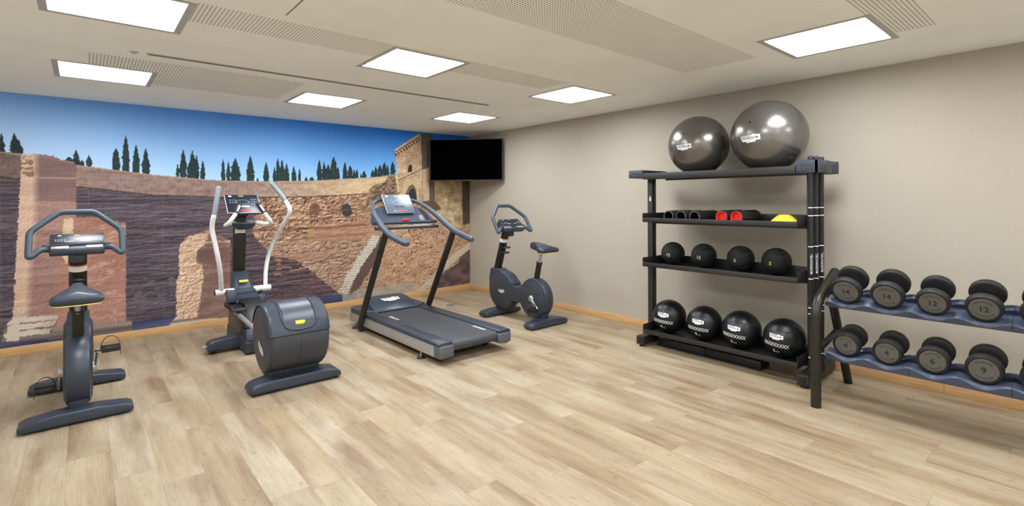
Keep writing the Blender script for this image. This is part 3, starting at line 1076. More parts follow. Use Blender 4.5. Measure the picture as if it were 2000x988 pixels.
    co[:N, 0], co[:N, 1], co[:N, 2] = gx.ravel(), yv, gz.ravel()
    co[N:] = [(x0, 0, z0), (x1, 0, z0), (x1, 0, z1), (x0, 0, z1)]
    idx = np.arange(N).reshape(nx, nz)
    q = np.stack([idx[:-1, :-1], idx[1:, :-1], idx[1:, 1:], idx[:-1, 1:]], -1).reshape(-1, 4)
    a, b, c, d = idx[0, 0], idx[-1, 0], idx[-1, -1], idx[0, -1]
    back = np.array([(N+3, N+2, N+1, N), (N, N+1, b, a), (N+1, N+2, c, b), (N+2, N+3, d, c), (N+3, N, a, d)])
    q = np.concatenate([q, back])
    me = bpy.data.meshes.new('wall_mural')
    me.vertices.add(N+4)
    me.vertices.foreach_set('co', co.ravel())
    me.loops.add(len(q)*4)
    me.loops.foreach_set('vertex_index', q.ravel().astype(np.int32))
    me.polygons.add(len(q))
    me.polygons.foreach_set('loop_start', np.arange(0, len(q)*4, 4, dtype=np.int32))
    me.update(calc_edges=True)
    at = me.color_attributes.new('picture', 'FLOAT_COLOR', 'POINT')
    cc = np.ones((N+4, 4))
    cc[:N, :3] = lc.reshape(-1, 3)
    cc[N:, :3] = 0.5
    at.data.foreach_set('color', cc.ravel().astype(np.float32))
    mt = bpy.data.materials.new('printed_wallpaper')
    mt.use_nodes = True
    b_ = mt.node_tree.nodes['Principled BSDF']
    an = mt.node_tree.nodes.new('ShaderNodeAttribute')
    an.attribute_name = 'picture'
    mt.node_tree.links.new(an.outputs['Color'], b_.inputs['Base Color'])
    b_.inputs['Roughness'].default_value = 0.7
    b_.inputs['Specular IOR Level'].default_value = 0.25
    me.materials.append(mt)
    o = bpy.data.objects.new('wall_mural', me)
    C.objects.link(o)
    tag(o, 'photographic wall mural of ancient stone terraces, broken columns and cypresses under blue sky', 'mural')


mural()

# ================================================================== stationary bikes
def ring_arc(c, r, a0, a1, n, plane='yz', x=0.0):
    out = []
    for k in range(n+1):
        a = a0+(a1-a0)*k/n
        out.append((x, c[0]+r*math.cos(a), c[1]+r*math.sin(a)) if plane == 'yz' else (c[0]+r*math.cos(a), x, c[1]+r*math.sin(a)))
    return out


def foot_bar(mb, half, y0, y1, h=0.088):
    prof = [(-half, 0.012), (-half-0.004, 0.05), (-half+0.03, h*0.78), (-half*0.35, h), (half*0.35, h), (half-0.03, h*0.78),
            (half+0.004, 0.05), (half, 0.012)]
    mb.prism(prof, 'y', y0, y1, 0.012, 3)


def disc(mb, c, r, x0, x1, rim=0.03, n=48):
    """thick disc with rounded rims, axis along x"""
    mb.lathe([(0.0, x0), (r-rim, x0), (r-rim*0.35, x0+rim*0.28), (r, x0+rim), (r, x1-rim), (r-rim*0.35, x1-rim*0.28),
              (r-rim, x1), (0.0, x1)], n, 'x', (0, c[0], c[1]))


def bike(name, loc, label, seat_dz, crank_a, group):
    t = thing(name, loc, label, 'exercise bike', group)
    F, R = (0.56, 0.315), (0.0, 0.295)
    # front flywheel housing rises into the socket of the column
    mb = MB(M['navy'])
    disc(mb, F, 0.235, -0.078, 0.078)
    prof = [(0.33, 0.33), (0.33, 0.43), (0.45, 0.515), (0.62, 0.575), (0.765, 0.575), (0.80, 0.45), (0.79, 0.32)]
    mb.prism(prof, 'x', -0.066, 0.066, 0.014, 3)
    mb.build('flywheel_housing', t)
    mb = MB(M['navy'])
    disc(mb, R, 0.232, -0.066, 0.066)
    mb.box((0, 0.0, 0.50), (0.082, 0.10, 0.05), 0.014)
    mb.build('crank_housing', t)
    mb = MB(M['navy2'])
    mb.prism([(-0.02, 0.20), (-0.02, 0.405), (0.28, 0.398), (0.56, 0.415), (0.56, 0.22), (0.28, 0.212)], 'x', -0.074, 0.074, 0.012, 3)
    mb.build('connecting_beam', t)
    for s in (-1, 1):                                # side covers with their rim line
        mb = MB(M['navy2'])
        for c, r, xo in ((F, 0.205, 0.0785), (R, 0.196, 0.0675)):
            mb.lathe([(0.0, s*(xo+0.006)), (r-0.014, s*(xo+0.006)), (r, s*xo)], 48, 'x', (0, c[0], c[1]))
        mb.build('side_cover', t)
    # feet
    mb = MB(M['navy'])
    foot_bar(mb, 0.282, -0.235, -0.095)
    mb.box((0, -0.13, 0.12), (0.10, 0.075, 0.13), 0.02)
    mb.build('rear_foot', t)
    mb = MB(M['navy'])
    foot_bar(mb, 0.282, 0.58, 0.725)
    mb.box((0, 0.645, 0.11), (0.10, 0.08, 0.10), 0.02)
    mb.build('front_foot', t)
    # seat post
    mb = MB(M['olive'])
    mb.tube([(0, 0.0, 0.47), (0, -0.06, 0.71)], 0.034, 24, ell=(0.9, 1.0))
    mb.tube([(0, -0.057, 0.698), (0, -0.0605, 0.712)], 0.037, 24)
    mb.build('seat_tube', t)
    mb = MB(M['silver'])
    mb.tube([(0, -0.045, 0.66), (0, -0.095-0.25*seat_dz*-1, 0.84+seat_dz)], 0.022, 20, ell=(1.1, 0.75))
    mb.build('seat_post', t)
    # saddle: lofted, wide at the back, narrow nose
    sz = 0.80+seat_dz
    mb = MB(M['navy'])
    secs = [(0.075, 0.012, 0.072, 0.100), (0.065, 0.026, 0.060, 0.128), (0.03, 0.032, 0.050, 0.140), (-0.03, 0.040, 0.040, 0.136),
            (-0.08, 0.066, 0.030, 0.124), (-0.13, 0.106, 0.026, 0.114), (-0.17, 0.130, 0.026, 0.106), (-0.21, 0.136, 0.027, 0.099),
            (-0.240, 0.134, 0.030, 0.092), (-0.252, 0.124, 0.040, 0.082)]
    rings = []
    for (y, hw, zb, zt) in secs:
        ring = []
        for k in range(28):
            a = 2*PI*k/28
            cx, sx = math.cos(a), math.sin(a)
            x = hw*math.copysign(abs(cx)**0.5, cx)
            zz = (zt+zb)/2+(zt-zb)/2*math.copysign(abs(sx)**0.5, sx)
            if sx > 0 and y < -0.1:
                zz += 0.016*max(0, 1-abs(x)/0.045)
                zz -= 0.010*(abs(x)/hw)**2
            ring.append((x, y, sz+zz))
        rings.append(ring)
    mb.loft(rings)
    sad = mb.build('saddle', t, angle=60)
    mb = MB(M['paleyellow'])
    tr = [(x, y, sz+0.027) for x, y in ((-0.124, -0.19), (-0.122, -0.22), (-0.105, -0.243), (-0.06, -0.252), (0, -0.255), (0.06, -0.252), (0.105, -0.243), (0.122, -0.22), (0.124, -0.19))]
    mb.tube(tr, 0.0035, 8)
    mb.build('trim', sad)
    mb = MB(M['olive'])
    mb.box((0, -0.10+seat_dz*0.25, sz+0.03), (0.05, 0.10, 0.03), 0.008)
    mb.build('seat_clamp', sad)
    # column
    A, B = Vector((0, 0.712, 0.53)), Vector((0, 0.53, 1.05))
    mb = MB(M['olive'])
    mb.tube([A, B], 0.05, 24, ell=(1.08, 0.78), ref=(1, 0, 0))
    mb.build('column', t)
    d = (B-A).normalized()
    mb = MB(M['print_w'])
    q = A+d*0.40
    mb.tube([q, q+d*0.042], 0.0508, 24, ell=(1.08, 0.78), ref=(1, 0, 0))
    mb.mat(M['orange'])
    q = A+d*0.443
    mb.tube([q, q+d*0.010], 0.0508, 24, ell=(1.08, 0.78), ref=(1, 0, 0))
    mb.build('label', t)
    mb = MB(M['black'])
    for q in (0.26, 0.33):
        c = A+d*q+Vector((0, -0.080, 0.0))
        mb.tube([c+Vector((0.044*math.cos(a), 0.044*math.sin(a), 0)) for a in [2*PI*k/20 for k in range(18)]], 0.010, 8)
    mb.tube([A+d*0.22+Vector((0, -0.04, 0)), A+d*0.37+Vector((0, -0.04, 0))], 0.012, 8)
    mb.build('bottle_holder', t)
    # console
    mb = MB(M['navy'])
    mb.prism([(0.36, 1.050), (0.36, 1.090), (0.40, 1.106), (0.495, 1.178), (0.515, 1.160), (0.545, 1.06), (0.50, 1.035), (0.40, 1.035)],
             'x', -0.155, 0.155, 0.012, 3)
    mb.box((0, 0.475, 1.015), (0.085, 0.10, 0.07), 0.015)
    con = mb.build('console', t)
    o, ux, uy = Vector((0, 0.446, 1.151)), Vector((1, 0, 0)), Vector((0, 0.105, 0.078)).normalized()
    fn = on_plane(o, ux, uy)
    mb = MB(M['greycap'])
    nrm = ux.cross(uy)
    rot = Matrix((ux, uy, nrm)).transposed().to_4x4()
    mb.box(o+nrm*-0.002, (0.315, 0.122, 0.014), 0.006, rot)
    mb.mat(M['screen'])
    mb.box(o+nrm*0.004, (0.303, 0.112, 0.005), 0.002, rot)
    v, f = [(-.5, -.5), (.5, -.5), (.5, .5), (-.5, .5)], [(0, 1, 2, 3)]

    def dot(x, y, w_, h_, mt):
        place2d(mb, mt, [(x+a*w_, y+b*h_) for a, b in v], f, fn, 0.0072)
    for i in range(3):
        for j in range(3):
            dot(0.095+i*0.018, -0.022+j*0.015, 0.009, 0.006, M['ltblue'])
    for i in range(4):
        for j in range(2):
            dot(-0.12+i*0.016, -0.022+j*0.014, 0.009, 0.005, M['ltblue'])
    dot(-0.10, 0.038, 0.02, 0.009, M['print_w'])
    dot(0.0, 0.040, 0.034, 0.006, M['yellow'])
    dot(-0.045, -0.030, 0.05, 0.004, M['print_w'])
    dot(0.045, -0.030, 0.05, 0.004, M['print_w'])
    mb.build('display', con)
    for s in (-1, 1):
        mb = MB(M['silver'])
        mb.box((s*0.096, 0.378, 1.098), (0.10, 0.034, 0.010), 0.004, Matrix.Rotation(math.radians(28), 4, 'X'))
        mb.build('hand_sensor', con)
    # handlebar: one loop
    pts = [(-0.15, 0.42, 1.085), (-0.20, 0.40, 1.088), (-0.262, 0.352, 1.030), (-0.260, 0.47, 1.212), (-0.10, 0.575, 1.352),
           (0.10, 0.575, 1.352), (0.260, 0.47, 1.212), (0.262, 0.352, 1.030), (0.20, 0.40, 1.088), (0.15, 0.42, 1.085)]
    mb = MB(M['grip'])
    mb.tube(fillet(pts, 0.036, 6), 0.0205, 16)
    mb.build('handlebar', t)
    for s in (-1, 1):
        mb = MB(M['navy2'])
        mb.box((s*0.172, 0.425, 1.095), (0.042, 0.05, 0.05), 0.008)
        mb.build('handlebar_clamp', t)
    # cranks and pedals
    L = 0.165
    for s in (-1, 1):
        a = crank_a if s < 0 else crank_a+PI
        py, pz = L*math.cos(a), 0.295+L*math.sin(a)
        x0 = s*0.084
        mb = MB(M['silver'])
        mb.lathe([(0.0, x0+s*0.016), (0.026, x0+s*0.016), (0.034, x0+s*0.006), (0.036, x0-s*0.012)], 24, 'x', (0, 0, 0.295))
        mb.tube([(x0+s*0.004, 0, 0.295), (x0+s*0.018, py, pz)], 0.017, 12, ell=(0.5, 1.0), ref=(1, 0, 0))
        cr = mb.build('crank', t)
        mb = MB(M['black'])
        mb.cyl((x0, py, pz), (x0+s*0.035, py, pz), 0.008, 12)
        mb.box((x0+s*0.085, py, pz), (0.098, 0.085, 0.026), 0.006)
        mb.box((x0+s*0.085, py-0.035, pz+0.004), (0.098, 0.016, 0.034), 0.004)
        mb.box((x0+s*0.085, py+0.035, pz+0.004), (0.098, 0.016, 0.034), 0.004)
        pd = mb.build('pedal', cr)
        mb = MB(M['rubber'])
        cx = x0+s*0.085
        arc = [(cx+0.052*math.cos(q), py+0.01, pz+0.008+0.078*math.sin(q)) for q in [PI*k/14 for k in range(15)]]
        if s < 0:
            arc = [(cx-0.056, py+0.01, pz-0.05)]+arc[::-1]
        else:
            arc = arc[::-1]+[(cx+0.056, py+0.01, pz-0.05)]
        mb.tube(arc, 0.004, 8, ell=(0.5, 2.6), ref=(0, 0, 1) if False else (1, 0, 0))
        mb.build('strap', cr)
    # badges
    mb = MB()
    badge(mb, on_plane((-0.0862, 0.53, 0.315), (0, -1, 0), (0, 0, 1)), 0.115, M['print_w'], M['print_k'])
    mb.build('side_badge', t, smooth=False, recalc=False)
    mb = MB(M['yellow'])
    mb.prism([(-0.035, -0.008), (-0.015, -0.014), (0.02, -0.014), (0.035, -0.004), (0.032, 0.012), (-0.03, 0.012)], 'z', -0.0015, 0.0015)
    o_ = mb.build('front_badge', t)
    o_.location = (0, 0.425, 0.504)
    o_.rotation_euler = (math.radians(34), 0, 0)
    return t


BG = 'stationary exercise bikes'
bike('exercise_bike', (-4.765, -2.09, 0), 'dark blue-grey exercise bike at the far left, seen from behind its low saddle', -0.062, math.radians(-52), BG)
bike('exercise_bike', (-0.768, -2.36, 0), 'dark blue-grey exercise bike by the beige wall, seen from its side with raised saddle', 0.0, math.radians(-140), BG)


# ================================================================== cross trainer
def cross_trainer():
    t = thing('cross_trainer', (-3.49, -1.70, 0), 'elliptical cross trainer with white swinging arms and big dark rear drum', 'cross trainer')
    # rear base
    mb = MB(M['navy'])
    mb.prism([(-0.335, 0.014), (-0.335, 0.052), (-0.30, 0.078), (-0.2, 0.096), (0.2, 0.096), (0.30, 0.078), (0.335, 0.052), (0.335, 0.014)],
             'y', -0.905, -0.715, 0.016, 3)
    mb.mat(M['black'])
    for s in (-1, 1):
        mb.box((s*0.25, -0.81, 0.008), (0.12, 0.14, 0.016), 0.003)
    mb.build('rear_base', t)
    # drum
    cy, cz, R = -0.715, 0.375, 0.262
    mb = MB(M['navy2'])
    mb.lathe([(0.0, -0.222), (R-0.045, -0.222), (R-0.014, -0.213), (R, -0.195), (R, 0.195), (R-0.014, 0.213), (R-0.045, 0.222), (0.0, 0.222)],
             72, 'x', (0, cy, cz))
    mb.box((0, cy, 0.115), (0.40, 0.16, 0.06), 0.02)
    drum = mb.build('drum', t)
    mb = MB(M['navy'])                                # upper shell, a shade bluer, standing slightly proud
    a0, a1 = math.radians(170), math.radians(-350+360+2)
    vs, fs = [], []
    arcs = [math.radians(12)+k*(math.radians(150))/36 for k in range(37)]
    arcs = [math.radians(12+180-180)+0] + arcs[1:]
    xsn = [-0.222, -0.214, -0.198, 0.198, 0.214, 0.222]
    rr = [R-0.012, R-0.002, R+0.006, R+0.006, R-0.002, R-0.012]
    for a in arcs:
        for x, r in zip(xsn, rr):
            vs.append((x, cy-r*math.cos(a), cz+r*math.sin(a)))
    for i in range(len(arcs)-1):
        for k in range(5):
            fs.append((i*6+k, i*6+k+1, (i+1)*6+k+1, (i+1)*6+k))
    mb.add(vs, fs)
    mb.build('upper_shell', drum, recalc=False)
    # raised ridge framing the hatch
    mb = MB(M['navy'])

    def on_drum(x, a, r=R+0.008):
        return (x, cy-r*math.cos(a), cz+r*math.sin(a))
    path = [on_drum(-0.125, math.radians(q)) for q in range(150, 30, -8)] + [on_drum(-0.105, math.radians(24)), on_drum(-0.07, math.radians(20)),
            on_drum(0.0, math.radians(18.5)), on_drum(0.07, math.radians(20)), on_drum(0.105, math.radians(24))] + \
           [on_drum(0.125, math.radians(q)) for q in range(30, 151, 8)]
    mb.tube(path, 0.0085, 10)
    vs, fs = [], []
    angs = [math.radians(q) for q in range(22, 151, 4)]
    for a in angs:
        for x in (-0.113, 0.113):
            vs.append(on_drum(x, a, R+0.010))
    for i in range(len(angs)-1):
        fs.append((2*i, 2*i+1, 2*i+3, 2*i+2))
    mb.add(vs, fs)
    mb.build('hatch', drum)
    mb = MB(M['black'])
    mb.tube([(-0.218, cy-R*math.cos(math.radians(12))*0.99, cz+R*math.sin(math.radians(12))), (-0.2, cy-(R+0.001)*math.cos(math.radians(11.5)), cz+R*math.sin(math.radians(11.5))),
             (0.2, cy-(R+0.001)*math.cos(math.radians(11.5)), cz+R*math.sin(math.radians(11.5))), (0.218, cy-R*math.cos(math.radians(12))*0.99, cz+R*math.sin(math.radians(12)))], 0.0022, 6)
    mb.tube([on_drum(0.0, math.radians(q), R+0.0002) for q in range(10, -51, -6)], 0.0018, 6)
    for s in (-1, 1):
        mb.tube([(s*0.2225, cy-0.225, cz+0.055), (s*0.2225, cy-0.16, cz+0.052), (s*0.2225, cy-0.02, cz+0.085), (s*0.2225, cy+0.05, cz+0.11)], 0.0035, 6)
    mb.build('seam', drum)
    mb = MB(M['yellow'])
    a = math.radians(30)
    fn = lambda x, y, off=0.0: on_drum(x, a+y/R, R+0.0125+off)
    v, f = grid_poly([(-0.035, -0.012), (0.02, -0.016), (0.036, -0.004), (0.034, 0.012), (-0.034, 0.014)], 0.01)
    place2d(mb, M['yellow'], v, f, fn)
    mb.build('yellow_badge', drum)
    for s in (-1, 1):
        mb = MB(M['navy'])
        fnp = on_plane((s*0.2235, cy-0.02, cz-0.075), (0, -s*-1, -0.62*1 if s < 0 else 0.62) if False else (0, -1 if s < 0 else 1, -0.45 if s < 0 else 0.45), (0, -0.4 if s < 0 else 0.4, 1))
        ux_ = Vector((0, -1, -0.5)).normalized() if s < 0 else Vector((0, 1, -0.5)).normalized()
        uy_ = Vector((0, -0.5, 1)).normalized() if s < 0 else Vector((0, 0.5, 1)).normalized()
        fnp = on_plane((s*0.2235, cy-0.02, cz-0.07), ux_, uy_)
        v = [(0.10*math.cos(q), 0.036*math.sin(q)) for q in [2*PI*k/32 for k in range(32)]]
        place2d(mb, M['navy'], v, [tuple(range(32))], fnp, 0.0)
        badge(mb, lambda x, y, off=0.0, fnp=fnp: fnp(x, y, off+0.0015), 0.15, M['print_w'], M['print_k'])
        mb.build('side_badge', drum, smooth=False, recalc=False)
    # front body
    mb = MB(M['navy'])
    mb.prism([(0.25, 0.012), (0.23, 0.13), (0.26, 0.20), (0.70, 0.50), (0.86, 0.50), (0.99, 0.30), (1.03, 0.012)], 'x', -0.105, 0.105, 0.014, 3)
    mb.mat(M['black'])
    mb.prism([(0.30, 0.24), (0.62, 0.47), (0.70, 0.42), (0.46, 0.16)], 'x', -0.108, 0.108, 0.004)
    mb.mat(M['navy2'])
    mb.prism([(0.246, 0.012), (0.226, 0.118), (0.30, 0.145), (1.02, 0.145), (1.035, 0.012)], 'x', -0.112, 0.112, 0.008)
    mb.build('front_body', t)
    mb = MB(M['navy'])
    mb.prism([(-0.375, 0.03), (-0.375, 0.10), (-0.34, 0.122), (-0.10, 0.148), (0.10, 0.148), (0.34, 0.122), (0.375, 0.10), (0.375, 0.03)],
             'y', 0.47, 0.60, 0.014, 3)
    mb.mat(M['black'])
    for s in (-1, 1):
        mb.box((s*0.32, 0.535, 0.016), (0.05, 0.05, 0.032), 0.004)
    mb.build('front_foot', t)
    mb = MB(M['silver'])
    mb.box((-0.392, 0.52, 0.078), (0.05, 0.05, 0.012), 0.004)
    mb.build('transport_handle', t)
    # hood over the axle
    mb = MB(M['navy'])
    secs = [(0.985, 0.69, 0.065), (0.93, 0.665, 0.078), (0.86, 0.62, 0.092), (0.78, 0.56, 0.102), (0.725, 0.50, 0.104)]
    rings = []
    for y, z, hw in secs:
        ring = []
        for k in range(20):
            q = 2*PI*k/20
            cx, sx = math.cos(q), math.sin(q)
            ring.append((hw*math.copysign(abs(cx)**0.45, cx), y+0.04+0.075*0.5*math.copysign(abs(sx)**0.6, sx), z-0.03+0.06*math.copysign(abs(sx)**0.6, sx)*-0.55))
        rings.append(ring)
    mb.loft(rings)
    mb.box((0, 0.80, 0.505), (0.205, 0.14, 0.07), 0.025, seg=3)
    mb.prism([(0.80, 0.46), (0.76, 0.54), (0.84, 0.62), (0.95, 0.695), (1.06, 0.695), (1.06, 0.46)], 'x', -0.075, 0.075, 0.02, 3)
    hood = mb.build('hood', t)
    mb = MB(M['yellow'])
    fn = on_plane((0, 0.794, 0.613), (1, 0, 0), (0, 0.62, 0.55))
    v = [(-0.045, -0.008), (-0.02, -0.014), (0.03, -0.013), (0.045, -0.002), (0.04, 0.012), (-0.04, 0.012)]
    mb.add([fn(x, y, 0.0) for x, y in v]+[fn(x, y, 0.004) for x, y in v], [(0, 1, 2, 3, 4, 5), (6, 7, 8, 9, 10, 11)]+[(k, (k+1) % 6, 6+(k+1) % 6, 6+k) for k in range(6)])
    mb.build('yellow_badge', hood)
    mb = MB(M['white'])
    mb.cyl((-0.255, 0.80, 0.52), (0.255, 0.80, 0.52), 0.032, 24)
    mb.mat(M['navy'])
    for s in (-1, 1):
        mb.cyl((s*0.254, 0.80, 0.52), (s*0.262, 0.80, 0.52), 0.028, 24)
    mb.build('axle', t)
    # column
    A, B = Vector((0, 1.02, 0.63)), Vector((0, 0.93, 1.30))
    mb = MB(M['olive'])
    mb.tube([A, B], 0.06, 4, ell=(1.36*0.75, 0.85), ref=(0.7071, 0.7071*0.99, 0.1))
    mb.v, mb.f, mb.mi = [], [], []
    d = (B-A).normalized()
    rot = Matrix((Vector((1, 0, 0)), d.cross(Vector((1, 0, 0))), d)).transposed().to_4x4()
    mb.box((A+B)/2, (0.118, 0.06, (B-A).length), 0.012, rot)
    mb.build('column', t)
    mb = MB(M['print_w'])
    c = A+(B-A)*0.74
    q = rot.to_3x3() @ Vector((0, -0.0305, 0))
    q = q if q.y < 0 else -q
    mb.box(c+q, (0.098, 0.0025, 0.05), 0, rot)
    mb.mat(M['orange'])
    mb.box(c+q+d*0.03, (0.098, 0.0025, 0.010), 0, rot)
    mb.build('label', t)
    # tray below the console
    mb = MB(M['navy'])
    mb.lathe([(0.0, -0.02), (0.05, -0.03), (0.085, -0.012), (0.10, 0.012), (0.096, 0.020), (0.078, 0.018), (0.06, 0.0), (0.0, -0.004)], 32)
    for i, p_ in enumerate(mb.v):
        mb.v[i] = Vector((p_.x*1.12, p_.y*0.95+0.79, p_.z*1.5+1.185))
    mb.mat(M['navy'])
    mb.box((0, 0.90, 1.19), (0.13, 0.10, 0.045), 0.012)
    mb.build('bottle_tray', t)
    # console
    o = Vector((0, 0.80, 1.402))
    uy = Vector((0, 0.17, 0.18)).normalized()
    ux = Vector((1, 0, 0))
    nrm = ux.cross(uy)
    rot = Matrix((ux, uy, nrm)).transposed().to_4x4()
    mb = MB(M['navy'])
    mb.box(o-nrm*0.022, (0.306, 0.246, 0.036), 0.014, rot, 3)
    mb.box((0, 0.88, 1.33), (0.12, 0.10, 0.12), 0.015)
    con = mb.build('console', t)
    console_face(con, o, ux, uy, nrm, rot, 0.312, 0.252)
    # fixed inner handles
    for s in (-1, 1):
        pts = [(s*0.05, 0.90, 1.20), (s*0.12, 0.78, 1.205), (s*0.205, 0.60, 1.192), (s*0.19, 0.50, 1.215), (s*0.125, 0.50, 1.31), (s*0.085, 0.555, 1.395)]
        P_ = fillet(pts, 0.05, 6)
        k = int(len(P_)*0.80)
        mb = MB(M['white'])
        mb.tube(P_, 0.019, 16)
        h_ = mb.build('inner_handle', t)
        mb = MB(M['rubber'])
        a_, b_ = Vector(pts[4]), Vector(pts[5])
        mb.tube([a_, b_+(b_-a_).normalized()*0.01], 0.0235, 16)
        mb.mat(M['silver'])
        mb.box((a_+b_)/2+Vector((s*0.0, -0.022, 0.006)), (0.020, 0.006, 0.075), 0.002, Matrix.Rotation(math.radians(-32), 4, 'X') @ Matrix.Rotation(math.radians(-s*22), 4, 'Y'))
        mb.build('grip', h_)
    # swinging arms
    LP = [(-0.2, 0.80, 0.53), (-0.235, 0.66, 0.748), (-0.265, 0.608, 0.903), (-0.29, 0.606, 1.052), (-0.31, 0.600, 1.16), (-0.31, 0.575, 1.239),
          (-0.30, 0.56, 1.297), (-0.27, 0.60, 1.442), (-0.24, 0.672, 1.562)]
    RP = [(0.205, 0.80, 0.518), (0.225, 0.857, 0.683), (0.26, 0.89, 0.84), (0.3, 0.807, 1.017), (0.33, 0.621, 1.175), (0.348, 0.48, 1.283),
          (0.35, 0.445, 1.346), (0.33, 0.511, 1.424), (0.29, 0.629, 1.53), (0.25, 0.717, 1.611)]
    for P_, ng, s in ((LP, 6, -1), (RP, 7, 1)):
        mb = MB(M['white'])
        cm = catmull(P_, 6)
        mb.tube(cm, 0.021, 16)
        arm = mb.build('swing_arm', t)
        mb = MB(M['greygrip'])
        g_ = catmull(P_, 6)[(ng)*6:]
        mb.tube(g_, 0.024, 16, radii=[0.0235]*(len(g_)-2)+[0.0245, 0.020])
        mb.mat(M['black'])
        mb.tube([g_[-1], g_[-1]+(g_[-1]-g_[-2]).normalized()*0.006], 0.021, 16)
        mb.build('grip', arm)
    # pedals, their lower arms and the silver links to the drum
    for s, py, pz in ((-1, 0.43, 0.44), (1, 0.62, 0.34)):
        x = s*0.155
        mb = MB(M['silver'])
        mb.tube([(x, py-0.02, pz-0.055), (x, -0.55, 0.34 if s < 0 else 0.36)], 0.019, 14)
        mb.build('link_rod', t)
        mb = MB(M['navy'])
        mb.tube([(x, 0.80, 0.52), (x, py+0.16, pz+0.02)], 0.03, 14, ell=(1.0, 0.7), ref=(0, 1, 0.1))
        mb.build('pedal_arm', t)
        mb = MB(M['black'])
        mb.prism([(py-0.19, pz-0.028), (py-0.18, pz+0.004), (py+0.13, pz-0.004), (py+0.16, pz+0.035), (py+0.17, pz-0.03)], 'x', x-0.062, x+0.062, 0.008)
        for q in (-1, 1):
            mb.prism([(py-0.17, pz), (py-0.14, pz+0.026), (py+0.12, pz+0.026), (py+0.14, pz)], 'x', x+q*0.058-0.005, x+q*0.058+0.005, 0.003)
        pd = mb.build('pedal', t)
        mb = MB(M['navy'])
        mb.box((x-s*0.0, py+0.15, pz+0.065), (0.09, 0.05, 0.125), 0.012, Matrix.Rotation(math.radians(-12), 4, 'X'))
        mb.build('toe_stop', pd)


def console_face(parent, o, ux, uy, nrm, rot, W_, H_, pale=False):
    mb = MB(M['print_w'] if not pale else M['silver'])
    mb.box(o-nrm*0.004, (W_, H_, 0.012), 0.006, rot, 3)
    mb.mat(M['screen'] if not pale else M['sheenglass'])
    mb.box(o+nrm*0.0014, (W_-0.009, H_-0.009, 0.004), 0.0018, rot)
    fn = on_plane(o, ux, uy)
    v, f = [(-.5, -.5), (.5, -.5), (.5, .5), (-.5, .5)], [(0, 1, 2, 3)]

    def dot(x, y, w_, h_, mt):
        place2d(mb, mt, [(x*W_+a*w_, y*H_+b*h_) for a, b in v], f, fn, 0.0042)
    for i in range(3):
        for j in range(3):
            dot(0.27+i*0.07, -0.02+j*0.12, 0.010, 0.010, M['ltblue'])
        for j in range(2):
            dot(-0.36+i*0.075, 0.06+j*0.13, 0.013, 0.008, M['ltblue'])
    dot(-0.34, 0.40, 0.028, 0.018, M['print_w'])
    dot(-0.02, 0.41, 0.046, 0.009, M['yellow'])
    dot(0.0, -0.38, 0.13, 0.012, M['red'])
    dot(-0.18, -0.38, 0.06, 0.012, M['ltblue'])
    for k in (-1, 1):
        dot(k*0.09, -0.16, 0.05, 0.020, M['print_w' if not pale else 'print_k'])
    v2 = [(0.062*math.cos(a)*k, 0.032*math.sin(a)*k+0.02) for k in (1, 0.94) for a in [PI*j/16-PI*0.5*0 for j in range(33)]]
    fs = [(j, j+1, 33+j+1, 33+j) for j in range(32)]
    place2d(mb, M['ltblue'], v2, fs, fn, 0.0042)
    mb.build('display', parent)


cross_trainer()


